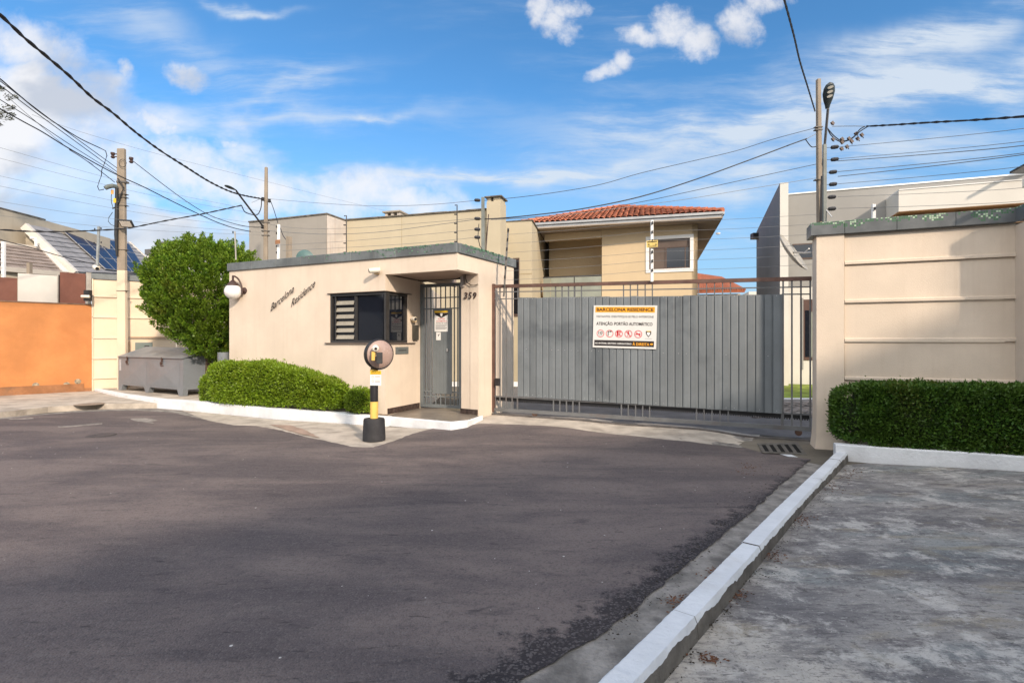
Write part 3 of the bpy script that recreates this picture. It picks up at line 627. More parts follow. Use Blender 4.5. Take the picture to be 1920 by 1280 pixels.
beam.prism([PFa + Vector((0, 0, 2.74)), GP.pt(897, 2.74), GP.pt(897, 2.74) - GP.n * .16, PFa - GP.n * .16 + Vector((0, 0, 2.74))], (0, 0, ZS - 2.745))
beam.build('porch_beam', wall_pink, gh)
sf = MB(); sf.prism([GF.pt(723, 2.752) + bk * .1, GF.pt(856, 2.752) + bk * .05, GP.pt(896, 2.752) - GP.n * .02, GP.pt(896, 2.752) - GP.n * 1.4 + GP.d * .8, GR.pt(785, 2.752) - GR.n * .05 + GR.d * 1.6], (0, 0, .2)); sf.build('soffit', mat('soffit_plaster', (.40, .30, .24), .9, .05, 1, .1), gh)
pw = MB()                                                     # end wall with the post
slab(pw, GP, 897, 963, -.1, ZS, .18, off=.001)
a359, b359 = Vector((-.955, 9.63, -.1)), GP.pt(897, -.1, .0005)
pw.prism([b359, a359, a359 + Vector((.1, .42, 0)), b359 + Vector((.16, .3, 0))], (0, 0, 2.84))
pw.build('end_wall', wall_pink, gh)
GN = Pl(a359, b359)
rf = MB(); rf.prism([FL + Vector((.05, .05, ZS - .12)), GF.pt(857.5, ZS - .12) + bk * .1 + Vector((-.1, 0, 0)), q_end + Vector((-.1, 0, ZS - .12)), Vector((-2.2, 12.3, ZS - .12)), bkL + Vector((.1, -.1, ZS - .12))], (0, 0, .1)); rf.build('roof_slab', concrete, gh)
# coping slabs
cols = [428, 474, 520, 566, 612, 660, 703, 745, 802, 857.8]
for i in range(len(cols) - 1):
    mb = MB(); slab(mb, GF, cols[i] + .12, cols[i + 1] - (.12 if i < 8 else -.4), ZS, ZT + random.uniform(-.004, .004), .24, off=.035); mb.build('coping_slab', slate, gh, bevel=.006)
ccol = [859.0, 893, 930, 965.5]
for i in range(3):
    mb = MB(); slab(mb, GP, ccol[i] + .1, ccol[i + 1] - .15, ZS, ZT + random.uniform(-.004, .004), .24, off=.035); mb.build('coping_slab', slate, gh, bevel=.006)
mb = MB(); mb.prism([FL + Vector((-.035, .02, ZS)), FL + bk * 3.2 + Vector((-.035, 0, ZS)), FL + bk * 3.2 + Vector((.2, 0, ZS)), FL + Vector((.2, .09, ZS))], (0, 0, ZT - ZS)); mb.build('coping_slab', slate, gh)
# tile remains on the coping edge
tm = MB()
for _ in range(230):
    if random.random() < .5: px = random.choice([random.uniform(560, 857), random.gauss(755, 30)]); pl_ = GF
    else: px = random.gauss(905, 22); pl_ = GP
    if pl_ is GP and not 860 < px < 962: continue
    z = ZT - abs(random.gauss(0, .022)) - (.0 if random.random() < .8 else random.uniform(.05, .13)); slab(tm, pl_, px, px + 2.0, z - .011, z + .008, .012, off=.041)
tm.build('mosaic_tile_remains', mat('mosaic_bits', (.10, .20, .13), .4, .6, 30, 0, stain=.5, stain_c=(.5, .55, .45)), gh, kind='stuff')
# window that wraps the corner
wi = MB(); T = .045
slab(wi, GF, 618.5, 621.5, 1.475, 2.415, .12, off=-.012); slab(wi, GF, 621.5, 722, 2.375, 2.415, .12, off=-.012); slab(wi, GF, 621.5, 722, 1.475, 1.52, .12, off=-.012)
slab(wi, GF, 719.5, 723.2, 1.476, 2.414, .10, off=-.008)
slab(wi, GF, 665, 667, 1.52, 2.375, .03, off=-.035)
slab(wi, GR, 722.8, 764.5, 2.375, 2.415, .08, off=-.012); slab(wi, GR, 722.8, 764.5, 1.475, 1.52, .08, off=-.012); slab(wi, GR, 759.5, 764, 1.52, 2.375, .06, off=-.012)
wf = wi.build('window', dark_metal, gh)
gl = MB(); slab(gl, GF, 621.5, 721, 1.5, 2.4, .012, off=-.06); slab(gl, GR, 722.5, 762, 1.5, 2.4, .012, off=-.045); gl.build('pane', glass_dark, wf)
for k in range(6):
    z = 1.545 + k * .132; mb = MB()
    a, b = GF.pt(628, z, -.035), GF.pt(663, z, -.035)
    mb.prism([a, b, b - GF.n * .035 + Vector((0, 0, .085)), a - GF.n * .035 + Vector((0, 0, .085))], GF.n * .006 + Vector((0, 0, .004)))
    mb.build('louvre', mat('louvre_glass', (.30, .27, .21), .25, .1, 3, 0, spec=.6), wf)
ri = MB()
for px in (627, 664): slab(ri, GF, px - .9, px + .9, 1.52, 2.37, .03, off=-.025)
for k in range(6): slab(ri, GF, 627, 664, 1.535 + k * .132, 1.548 + k * .132, .02, off=-.022)
ri.build('louvre_frame', dark_metal, wf)
for q_ in ((GF, 611, 722.6, 1.455, 1.475, .2, .035), (GR, 721.6, 777, 1.455, 1.475, .12, .03), (GF, 615, 722.6, 2.425, 2.437, .05, .03), (GR, 721.6, 770, 2.425, 2.437, .05, .03)):
    si = MB(); slab(si, *q_); si.build('sill' if q_[3] < 2 else 'head_trim', mat('sill_stone', (.14, .11, .09), .6, .2, 5, .1), wf)
# letter slot
ls = MB(); slab(ls, GR, 741.5, 765, 1.26, 1.395, .02, off=.012); slot = ls.build('letter_slot', mat('slot_grey', (.14, .155, .15), .5, .1, 5, 0), gh)
ls = MB(); slab(ls, GR, 746, 761, 1.322, 1.336, .005, off=.014); ls.build('slit', black, slot)
# porch step and baseboards
st = [gz(722, 779, .15), gz(845, 789.5, .15), gz(873, 786.5, .15), gz(897.5, 779.5, .15), Vector((-.9, 10.3, .15)), Vector((-1.8, 10.9, .15))]
mb = MB(); mb.prism([p + Vector((0, 0, -.35)) for p in st], (0, 0, .345)); mb.build('porch_floor', stone_floor, gh)
edge_o = [gz(712, 781.5, .153) , gz(725, 780.5, .153), gz(845.5, 791, .153), gz(876, 788, .153), gz(905, 779.0, .153)]
edge_i = [p + Vector((.0, .07, 0)) for p in edge_o]
strip('porch_kerb', edge_o, edge_i, 0, 0, [kerb_white, kerb_white], kind='structure')
mb = MB(); slab(mb, GR, 726.5, 786, .15, .255, .02, off=.014); mb.build('baseboard', marble, gh); mb = MB(); slab(mb, GN, 864, 896, .15, .245, .02, off=.014); mb.build('baseboard', marble, gh)
# script lettering
lt = thing('wall_lettering', 'black script lettering on the cream guardhouse wall left of the window', 'lettering', tuple(GF.at(545, 560)))
for s, a, b, hh in (('Barcelona', (507.5, 584), (550.5, 547), 14), ('Residence', (546, 576), (590.5, 536.5), 15)):
    A_ = GF.at(*a, off=.02); B_ = GF.at(*b, off=.02); d = (B_ - A_); U = GF.n.cross(d).normalized(); U = U if U.z > 0 else -U
    up = (Vector((0, 0, 1)) * .9 + d.normalized() * .12).normalized()
    fit_text('word', s, A_, d, up * .15, text_black, lt, ext=.006, shear=.28, bold=-.008)
nu = thing('house_number', 'dark metal house number 359 on the cream post beside the pedestrian gate', 'house number', tuple(GN.at(880, 555)))
for ch, x0, x1 in (('3', 869.5, 876.2), ('5', 878, 884.2), ('9', 886.5, 893)):
    A_ = GN.at(x0, 560.5, off=.012); B_ = GN.at(x1, 560.5, off=.012); fit_text('digit', ch, A_, B_ - A_, Vector((0, 0, 1)) * .125 + (B_ - A_) * .12, brown_metal, nu, ext=.008, shear=.12, bold=.02)
# loose cable under the porch
mb = MB(); mb.tube([GN.at(x, y, off=.03) for x, y in ((872, 513), (872.5, 522), (876, 530), (883, 534.5), (890, 535), (896, 533))], .007, 6)
tag(mb.build('loose_cable', cable), 'short black cable looping down over the house number', 'cable')
mb = MB(); slab(mb, GN, 866, 871.5, 2.52, 2.72, .05, off=.05); tag(mb.build('junction_box', mat('grey_box', (.32, .30, .28), .6, .1, 5, 0)), 'small grey junction box under the porch roof above the number', 'junction box')

# pedestrian gate ------------------------------------------
DP = Pl((-1.875, 10.47), (-1.01, 10.12))
pg = thing('pedestrian_gate', 'tall grey pedestrian gate of bars and sheet under the guardhouse porch', 'gate', (-1.45, 10.3, .15))
fr = MB()
slab(fr, DP, 787.8, 793.5, .17, 2.66, .06); slab(fr, DP, 860, 864.5, .17, 2.66, .06); slab(fr, DP, 793.5, 860, 2.60, 2.66, .06); slab(fr, DP, 793.5, 860, .17, .23, .06)
fr.build('gate_frame', door_grey, pg)
for px in (798.5, 806.5, 816, 825, 834, 843, 850.5, 857):
    mb = MB()
    full = px < 812 or px > 846
    if full: slab(mb, DP, px - .75, px + .75, .23, 2.60, .02, off=-.02)
    else: slab(mb, DP, px - .7, px + .7, 2.17, 2.60, .02, off=-.02); mb.build('bar', door_grey, pg); mb = MB(); slab(mb, DP, px - .7, px + .7, .23, .5, .02, off=-.02)
    mb.build('bar', door_grey, pg)
for z0 in (2.37, 2.15, .48, .38): mb = MB(); slab(mb, DP, 793.5, 860, z0, z0 + .022, .02, off=-.018); mb.build('cross_bar', door_grey, pg)
for a, b in ((812, 817.8), (818, 824.8), (825, 831.8), (832, 838.8), (839, 847.5)):
    mb = MB(); slab(mb, DP, a, b, .45, 2.17, .008, off=.004); mb.build('slat', door_grey, pg)
mb = MB(); slab(mb, DP, 838.5, 841, 1.30, 1.36, .05, off=.03); mb.build('lock', alu, pg)
tr = MB(); tr.box(DP.at(826, 524, -.1), (1.05, .04, .035), (DP.d, DP.n, (0, 0, 1))); tr.box(DP.at(826, 533, -.1), (1.0, .04, .03), (DP.d, DP.n, (0, 0, 1))); tag(tr.build('transom_bars', dark_metal), 'two dark steel transom bars above the pedestrian gate', 'bars')
# sign on the pedestrian gate
def rect(name, pl_, x0, x1, y0, y1, off, m, parent, th=.0012):
    mb = MB(); xm = (x0 + x1) / 2; zt = pl_.at(xm, y0, off).z; zb = pl_.at(xm, y1, off).z; slab(mb, pl_, x0, x1, zb, zt, th, off=off); return mb.build(name, m, parent)
sg = thing('gate_notice', 'white notice with yellow and black header on the pedestrian gate', 'notice', tuple(DP.at(827, 600)))
rect('board', DP, 815.3, 840.3, 583.5, 621.5, .012, white, sg, .004); rect('banner', DP, 815.3, 840.3, 582.5, 586, .0135, yellow_sign, sg)
mb = MB(); mb.prism([DP.at(815.5, 586.3, .0132), DP.at(840, 586.3, .0132), DP.at(840, 589.5, .0132), DP.at(827.5, 596, .0132), DP.at(815.5, 589.5, .0132)], DP.n * .0008); mb.build('header', text_black, sg)
mb = MB(); mb.prism([DP.at(825.6, 587.2, .0145), DP.at(829.6, 587.2, .0145), DP.at(829.6, 591, .0145), DP.at(827.6, 593.8, .0145), DP.at(825.6, 591, .0145)], DP.n * .0008); mb.build('shield', white, sg)
def ptext(s, pl_, x0, x1, y0, y1, off, m, parent, **k):
    A_ = pl_.at(x0, y1, off); B_ = pl_.at(x1, y1, off); C_ = pl_.at(x0, y0, off); return fit_text('lettering', s, A_, B_ - A_, C_ - A_, m, parent, **k)
ptext('PORTÃO', DP, 821.5, 834, 595.5, 599, .0135, red_sign, sg, bold=.01); ptext('AUTOMÁTICO', DP, 818, 837.5, 600, 603.4, .0135, red_sign, sg, bold=.01); ptext('ANTES DE SAIR', DP, 817.5, 838, 604.8, 607, .0135, text_black, sg, bold=.01)
for k in range(4): rect('text_line', DP, 817.5, 838 - (k % 2) * 2, 609 + k * 2.4, 610.2 + k * 2.4, .0133, text_grey, sg, .0005)
s2 = thing('small_notice', 'small white notice hanging under the larger one on the pedestrian gate', 'notice', tuple(DP.at(822, 628)))
rect('board', DP, 818.3, 826.8, 622.5, 637.5, .012, white, s2, .004)
mb = MB(); mb.tube([DP.at(821.5, 630, .0135), DP.at(823, 628, .0135), DP.at(823.5, 625.5, .0135)], .006, 5); mb.tube([DP.at(821, 628, .0135), DP.at(824, 626.8, .0135)], .004, 5); mb.build('pictogram', text_black, s2)
# intercom
ic = thing('door_intercom', 'dark wall intercom below a cream camera beside the pedestrian gate', 'intercom', tuple(GR.at(778, 620)))
mb = MB(); slab(mb, GR, 772.8, 781.5, 1.53, 1.83, .06, off=.05); mb.prism([GR.at(775.5, 630, .04), GR.at(780, 630, .04), GR.at(779, 638, .04), GR.at(776.5, 638, .04)], GR.n * -.02); mb.build('housing', mat('intercom_dark', (.06, .055, .045), .5, .2, 8, 0), ic)
def bullet_cam(label, base, aim, body_r=.035, ln=.13, m=cam_cream, plate=True):
    t_ = thing('security_camera', label, 'camera', tuple(base)); aim = Vector(aim).normalized()
    mb = MB(); mb.box(base, (.09, .05, .11)); mb.build('bracket', m, t_, bevel=.008)
    c = Vector(base) + Vector((0, -.09, .01)); mb = MB(); mb.tube([Vector(base), c], .015, 6); mb.build('arm', m, t_)
    mb = MB(); mb.lathe([(body_r * .8, -ln * .45), (body_r, -ln * .4), (body_r, ln * .5), (body_r * .8, ln * .55)], c, aim, 14); mb.build('body', cam_white, t_, smooth=True)
    mb = MB(); mb.lathe([(body_r * .75, ln * .551), (body_r * .75, ln * .6), (body_r * .3, ln * .61)], c, aim, 14); mb.build('lens', black, t_)
    return t_
bullet_cam('cream bullet camera on the guardhouse wall above its window', GF.at(706, 509, .03), (-.95, -.3, -.12), .045, .2)
bullet_cam('small cream camera on top of the dark intercom by the pedestrian gate', GR.at(777, 599, .04), (.8, -.75, -.1), .04, .11)

# globe lamp
gb = GF.at(459, 545, .0); gc = ray(436.8, 546.5, 10.92)
gl_ = thing('globe_lamp', 'white opal globe lamp on a curved black bracket at the guardhouse corner', 'lamp', tuple(gb))
mb = MB(); mb.lathe([(.07, 0), (.07, .02), (.03, .035), (.03, .07)], gb, GF.n, 16); mb.build('wall_plate', brown_metal, gl_, smooth=True)
arm = []
top = gc + Vector((0, 0, .33)); st_ = gb + GF.n * .06 + Vector((0, 0, -.02))
for k in range(11):
    t = k / 10; a = t * math.pi / 2; arm.append(Vector((st_.x + (top.x - st_.x) * (1 - math.cos(a)), st_.y + (top.y - st_.y) * (1 - math.cos(a)), st_.z - .03 + (top.z - st_.z + .03) * math.sin(a))))
mb = MB(); mb.tube([st_ + Vector((0, 0, -.06))] + arm, .018, 8); mb.tube([top + Vector((0, 0, .01)), gc + Vector((0, 0, .18))], .022, 8); mb.tube([gb + GF.n * .03, st_], .02, 8); mb.build('bracket', brown_metal, gl_, smooth=True)
mb = MB(); mb.lathe([(.03, .24), (.07, .2), (.115, .15), (.125, .12)], gc, n=20); mb.build('cap', brown_metal, gl_, smooth=True)
mb = MB(); mb.lathe([(.172 * math.sin(math.pi * k / 16), -.165 * math.cos(math.pi * k / 16)) for k in range(17)], gc, n=28); mb.build('globe', opal, gl_, smooth=True)

# ================================================================ sliding gate
sg_ = thing('sliding_gate', 'wide grey sliding gate of vertical sheet slats with a rusty brown top rail', 'gate', tuple(GT.pt(1221, 0)))
def gz2(px, f):   # height on the gate at column px, f = 0 bottom .. 1 top, the gate dips with the ground
    t = (px - 921) / 600; return None
def gbox(name, x0, x1, yt0, yt1, yb0, yb1, th, off, m, parent=sg_, bevel=0):
    A_ = GT.at(x0, yb0, off); B_ = GT.at(x1, yb1, off); C_ = GT.at(x1, yt1, off); D_ = GT.at(x0, yt0, off)
    mb = MB(); mb.prism([A_, B_, C_, D_], GT.n * -th); return mb.build(name, m, parent, bevel=bevel)
def lerp(a, b, t): return a + (b - a) * t
def ytop(px): return lerp(534, 518, (px - 921) / 600)
def ybot(px): return lerp(769, 811, (px - 921) / 600)
gbox('top_rail', 922, 1522, ytop(922), ytop(1522), ytop(922) + 6, ytop(1522) + 7.5, .05, 0, rust_top)
gbox('bottom_rail', 926, 1522, 764.5, 800.5, 770.5, 809, .05, 0, gate_frame)
gbox('stile', 921, 926.5, 532, 532, 772, 772, .06, .003, rust_top)
gbox('thin_rail', 926.5, 1521, 546.5, 536.5, 548.2, 538.8, .02, -.016, gate_frame)
gbox('thin_rail', 926.5, 970, 559.6, 558.7, 561.3, 560.4, .02, -.016, gate_frame); gbox('thin_rail', 1466, 1521, 550.5, 550, 552.8, 552.4, .02, -.016, gate_frame)
gbox('lower_rail', 926, 1521, 741.5, 776, 743.5, 779, .03, -.012, gate_frame)
for px in (937, 948.7, 960): gbox('bar', px - 1, px + 1, ytop(px) + 6, ytop(px) + 6, 766, 766.5, .02, -.014, gate_frame)
for px in (1468.5, 1485, 1502, 1519.5): gbox('bar', px - 1.5, px + 1.5, ytop(px) + 7, ytop(px) + 7, ybot(px) - 10, ybot(px) - 9.5, .025, -.012, gate_frame)
for px in (971, 1041.5, 1053.5, 1065.7, 1077.5, 1090, 1169, 1181.7, 1195.5, 1209.5, 1223, 1310, 1325, 1339.7, 1355, 1369.7): gbox('bar', px - 1, px + 1, ytop(px) + 6, ytop(px) + 6, 559, 559, .02, -.02, gate_frame)
for px in (970, 1037.5, 1049.5, 1062, 1074, 1086, 1165, 1178, 1191.6, 1205, 1218, 1306, 1320, 1335, 1350, 1365.6, 1465.5): gbox('bar', px - 1.1, px + 1.1, lerp(742, 776, (px - 926) / 595), lerp(742, 776, (px - 926) / 595), ybot(px) - 7, ybot(px) - 7, .02, -.014, gate_frame)
N = 36; A0, A1 = GT.at(970.5, 640), GT.at(1466, 640)
def colpx(t): p = A0.lerp(A1, t); return 960 + F * p.x / p.y
for k in range(N):
    x0, x1 = colpx(k / N) + .25, colpx((k + 1) / N) - .25; j = random.uniform(-.6, .6)
    yt = lambda x: lerp(558.3, 551.8, (x - 970) / 496) + j; yb = lambda x: lerp(742.5, 775.5, (x - 970) / 496) + j * .5
    o1 = .012 + random.uniform(-.001, .001); xm = x0 + (x1 - x0) * .76
    xe = x1 + 1.1
    P0 = [GT.at(x0, yb(x0), o1 + .006), GT.at(xm, yb(xm), o1), GT.at(xe, yb(x1), o1 - .016)]; P1 = [GT.at(x0, yt(x0), o1 + .006), GT.at(xm, yt(xm), o1), GT.at(xe, yt(x1), o1 - .016)]
    mb = MB(); n_ = GT.n * -.003; V = P0 + P1 + [p + n_ for p in P0 + P1]
    mb.add(V, [(0, 1, 4, 3), (1, 2, 5, 4), (6, 9, 10, 7), (7, 10, 11, 8), (0, 3, 9, 6), (2, 8, 11, 5), (3, 4, 10, 9), (4, 5, 11, 10), (0, 6, 7, 1), (1, 7, 8, 2)]); mb.build('slat', gate_grey, sg_)
rv = MB()
for k in range(0, N, 1):
    for fy in (.005, .52, .985):
        if random.random() < .45: continue
        px = colpx((k + .4) / N); y = lerp(lerp(559.5, 553, (px - 970) / 496), lerp(741, 774, (px - 970) / 496), fy); rv.lathe([(.008, 0), (.004, .006)], GT.at(px, y, .013), GT.n, 6)
rv.build('rivets', alu, sg_, kind='stuff')
# gear rack and track
rk = MB(); A_ = GT.at(930, 749, -.06); B_ = GT.at(1521, 786, -.06); rk.prism([A_, B_, B_ + Vector((0, 0, .06)), A_ + Vector((0, 0, .05))], GT.n * -.03)
d = (B_ - A_) / 150
for k in range(150): rk.box(A_ + d * (k + .5) + Vector((0, 0, -.008)), (.02, .03, .02), (GT.d, GT.n, (0, 0, 1)))
rk.build('gear_rack', black, sg_)
tk = MB(); n = 24
for k in range(n):
    a = GT.a.lerp(GT.b, k / n); b = GT.a.lerp(GT.b, (k + 1) / n); za, zb = h(a.x, a.y) + .004, h(b.x, b.y) + .004
    tk.prism([(a.x, a.y, za), (b.x, b.y, zb), (b.x, b.y, zb + .03), (a.x, a.y, za + .03)], GT.n * .02)
tag(tk.build('gate_track', mat('track_steel', (.10, .09, .085), .5, .3, 6, .3, 50)), kind='structure')
for px in (1003, 1497):
    mb = MB(); mb.lathe([(.05, -.02), (.05, .02)], GT.at(px, ybot(px) + 1, -.025), GT.n, 16); mb.build('wheel', mat('wheel_rust', (.09, .05, .035), .7, .3, 8, .3), sg_)
mb = MB(); mb.box(GT.at(933, 716, .0), (.09, .08, .14), (GT.d, GT.n, (0, 0, 1))); mb.build('lock_box', black, sg_)
# main sign
ms = thing('entrance_sign', 'white sign with orange header and prohibition symbols on the sliding gate', 'sign', tuple(GT.at(1171, 612, .04)))
SO = GT.at(1111.3, 651, .03); SR = GT.at(1230.3, 654.5, .03) - SO; SU = GT.at(1114.5, 572.5, .03) - SO; SU2 = Vector((0, 0, SU.length)) + GT.d * .02
SNv = GT.n
def sp(a, b, o=0.): return SO + SR * a + SU2 * b + SNv * o
def srect(name, a0, a1, b0, b1, o, m, th=.001):
    mb = MB(); mb.prism([sp(a0, b0, o), sp(a1, b0, o), sp(a1, b1, o), sp(a0, b1, o)], SNv * -th); return mb.build(name, m, ms)
def stext(s, a0, a1, b0, b1, m, o=.006, bold=0.): fit_text('lettering', s, sp(a0, b0, o), SR * (a1 - a0), SU2 * (b1 - b0), m, ms, bold=bold)
srect('board', 0, 1, 0, 1, .004, mat('sign_white', (.66, .66, .64), .5, .03, 3, 0), .006); srect('banner', .028, .965, .835, .965, .0055, orange_sign); stext('BARCELONA RESIDENCE', .05, .945, .862, .94, text_black, .0065, .03)
stext('VISITANTES: IDENTIFIQUE-SE PELO INTERFONE', .045, .95, .705, .762, mat('print_dark_grey', (.10, .10, .105), .6, 0, 4, 0), bold=.012); stext('ATENÇÃO: PORTÃO AUTOMÁTICO', .05, .935, .515, .625, text_black, bold=.022)
srect('footer', .025, .965, .045, .18, .0055, text_black); stext('AO ENTRAR, SENTIDO OBRIGATÓRIO', .035, .62, .08, .135, white, .0065, .015); stext('À DIREITA', .635, .895, .07, .155, orange_sign, .0065, .02)
mb = MB(); mb.prism([sp(.905, .095, .0065), sp(.93, .095, .0065), sp(.93, .08, .0065), sp(.955, .11, .0065), sp(.93, .14, .0065), sp(.93, .125, .0065), sp(.905, .125, .0065)], SNv * .0005); mb.build('arrow', orange_sign, ms)
asp = SR.length / SU2.length
def ring(cx, cy, r, w, m=red_sign, o=.0062):
    mb = MB(); n = 28
    V = [sp(cx + rr * math.cos(6.2832 * k / n), cy + rr * asp * math.sin(6.2832 * k / n), o) for rr in (r, r - w) for k in range(n)]
    mb.add(V, [(k, (k + 1) % n, (k + 1) % n + n, k + n) for k in range(n)]); return mb
def bar(mb, x0, y0, x1, y1, w, o=.0064):
    a = Vector((x0, y0)); b = Vector((x1, y1)); dd = Vector((b.x - a.x, (b.y - a.y) / asp)).normalized(); nn = Vector((-dd.y, dd.x * asp)) * w / 2
    mb.add([sp(a.x + nn.x, a.y + nn.y, o), sp(b.x + nn.x, b.y + nn.y, o), sp(b.x - nn.x, b.y - nn.y, o), sp(a.x - nn.x, a.y - nn.y, o)], [(0, 1, 2, 3)]); return mb
cy = .335; cxs = [.122, .27, .418, .568, .72]; r_ = .060
for i, cx in enumerate(cxs):
    mb = ring(cx, cy, r_, .009)
    if i >= 2: bar(mb, cx - r_ * .68, cy + r_ * .68 * asp, cx + r_ * .68, cy - r_ * .68 * asp, .009)
    mb.build('prohibition_ring', red_sign, ms)
stext('10', .09, .155, .315, .385, text_black, .0064, .01); srect('text_line', .098, .148, .285, .295, .0064, text_grey)
mb = MB(); bar(mb, .247, .285, .247, .385, .012); bar(mb, .241, .385, .287, .385, .012); mb.add([sp(.283, .41, .0065), sp(.303, .385, .0065), sp(.283, .36, .0065)], [(0, 1, 2)]); mb.build('turn_arrow', text_black, ms)
mb = MB(); bar(mb, .395, .28, .395, .39, .022); bar(mb, .39, .30, .44, .30, .012); bar(mb, .39, .345, .435, .345, .012); bar(mb, .39, .388, .44, .388, .016); bar(mb, .42, .34, .455, .385, .01); mb.build('pictogram', red_sign, ms)
mb = MB(); bar(mb, .55, .38, .58, .34, .012); bar(mb, .568, .40, .568, .35, .014); bar(mb, .568, .35, .552, .28, .008); bar(mb, .568, .35, .590, .28, .008); bar(mb, .54, .37, .568, .375, .007); mb.build('pictogram', red_sign, ms)
mb = MB(); bar(mb, .68, .335, .755, .335, .016); bar(mb, .745, .36, .745, .31, .01); bar(mb, .69, .355, .69, .315, .008); mb.build('pictogram', red_sign, ms)
mb = MB(); mb.prism([sp(.838, .41, .0062), sp(.918, .41, .0062), sp(.918, .345, .0062), sp(.878, .27, .0062), sp(.838, .345, .0062)], SNv * .0004); em = mb.build('emblem', text_black, ms)
mb = MB(); mb.prism([sp(.85, .415, .007), sp(.906, .415, .007), sp(.906, .398, .007), sp(.85, .398, .007)], SNv * .0004); mb.build('crest', yellow_sign, em)
mb = MB(); mb.prism([sp(.85, .375, .007), sp(.87, .385, .007), sp(.886, .385, .007), sp(.906, .375, .007), sp(.9, .34, .007), sp(.878, .295, .007), sp(.856, .34, .007)], SNv * .0004); mb.build('mask', white, em); srect('text_line', .825, .93, .232, .238, .0062, text_grey)

# fence posts that rise from the gate
def fence_post(label, a, b, r, m, ins, tname='fence_post', grp=None):
    t_ = thing(tname, label, 'fence post', tuple(b), grp); mb = MB(); mb.box((a + b) / 2, (r * 2, r * 1.4, (a - b).length), None if abs(a.x - b.x) < .01 else [((a - b).normalized().cross(Vector((0, 1, 0)))).normalized(), Vector((0, 1, 0)), (a - b).normalized()]); mb.build('post', m, t_)
    for p in ins: mb = MB(); mb.lathe([(.008, -.026), (.019, -.014), (.010, 0), (.019, .014), (.008, .026)], Vector(p) + Vector((0, -r - .015, 0)), (0, 0, 1), 8); mb.build('insulator', insul, t_)
    return t_
wgt = lambda px, y, o=.03: GT.at(px, y, o)
fence_post('slanting dark electric fence post rising from the gate\'s left end', wgt(953, 428), wgt(944.5, 556), .018, mat('post_grey', (.13, .125, .115), .6, .2, 5, .2), [wgt(lerp(953, 945, k / 6), 432 + k * 17.5) for k in range(7)])
fence_post('white electric fence post with yellow warning plate above the sliding gate', wgt(1221.8, 413), wgt(1223, 528), .022, white, [wgt(1222, y) for y in (419, 436, 452, 473, 490, 507)])
wp = thing('warning_plate', 'small yellow electric fence warning plate on the white post', 'warning plate', tuple(wgt(1222.5, 457, .07)))
mb = MB(); A_ = wgt(1212, 464.5, .075); mb.prism([A_, wgt(1233.5, 463, .075), wgt(1233.5, 450, .075), wgt(1212, 451.5, .075)], GT.n * -.003); mb.build('plate', mat('pale_yellow', (.66, .50, .16), .6, .15, 12, 0), wp)
mb = MB(); mb.prism([wgt(1214, 454.6, .077), wgt(1231.5, 453.4, .077), wgt(1231.5, 451.8, .077), wgt(1214, 453, .077)], GT.n * .001); mb.prism([wgt(1214.5, 459.5, .077), wgt(1217, 456.5, .077), wgt(1218, 459.5, .077)], GT.n * .001); mb.prism([wgt(1228, 459, .077), wgt(1230, 456.5, .077), wgt(1231.5, 459, .077)], GT.n * .001); mb.prism([wgt(1215, 462.5, .077), wgt(1230, 461.8, .077), wgt(1230, 460.8, .077), wgt(1215, 461.6, .077)], GT.n * .001); mb.build('print', text_black, wp)
# ================================================================ mirror post
mp_c = Vector((ray(701.5, 640, 7.75).x, 7.75, 0)); by = mp_c.y
mpost = thing('mirror_post', 'black and yellow post carrying a round convex mirror, standing on a black foot', 'mirror post', tuple(mp_c))
mb = MB(); mb.lathe([(.168, 0), (.17, .03), (.158, .30), (.15, .325), (.10, .33)], mp_c + Vector((0, 0, .012)), n=26); mb.build('foot', rubber, mpost, smooth=True)
zz = lambda py: EYE + (640 - py) / F * by
mb = MB(); mb.lathe([(.060, zz(790)), (.060, zz(752.5))], mp_c, n=20); mb.build('post_band', yellow, mpost, smooth=True)
mb = MB(); mb.lathe([(.059, zz(752.4)), (.059, zz(721))], mp_c, n=20); mb.build('post_band', black, mpost, smooth=True)
mb = MB(); mb.lathe([(.058, zz(720.9)), (.058, zz(692))], mp_c, n=20); mb.build('post_band', yellow, mpost, smooth=True); mb = MB(); mb.lathe([(.052, zz(691.8)), (.052, zz(650))], mp_c, n=20); mb.build('post_band', black, mpost, smooth=True)
mn = Vector((.66, -.75, -.02)).normalized(); mc = ray(711, 664, by - .02); 
mb = MB(); mb.lathe([(.205, -.05), (.228, -.045), (.236, .0), (.232, .02), (.218, .032), (.198, .026)], mc, mn, 40); mb.build('mirror_rim', black, mpost, smooth=True)
mb = MB(); mb.lathe([(.213 * math.sin(k / 14 * math.pi / 2), .022 + .075 * math.cos(k / 14 * math.pi / 2)) for k in range(14, -1, -1)], mc - mn * .0, mn, 48); mb.build('mirror', mirror_m, mpost, smooth=True)
mb = MB(); mb.box(ray(708, 663, by - .09), (.02, .05, .3)); 
PX = Pl((mp_c.x - .3, by - .24), (mp_c.x + .3, by - .24 - .02))
dv = thing('post_intercom', 'white round camera above a dark intercom box on the mirror post', 'intercom', tuple(ray(708, 668, by - .27)))
mb = MB(); mb.box(ray(711.5, 671, by - .27), (.082, .05, .165)); mb.build('housing', mat('dark_housing', (.045, .045, .045), .5, .2, 6, 0), dv, bevel=.006)
mb = MB(); mb.box(ray(700.5, 667.5, by - .26), (.05, .06, .13)); mb.build('box', yellow, dv, bevel=.005)
mb = MB(); mb.box(ray(705, 672, by - .2), (.05, .16, .05)); mb.build('bracket', black, dv)
mb = MB(); mb.lathe([(.02, -.08), (.045, -.05), (.052, .0), (.045, .035), (.03, .045)], ray(704, 653, by - .27), (.35, -.93, -.05), 18); mb.build('camera', cam_white, dv, smooth=True)
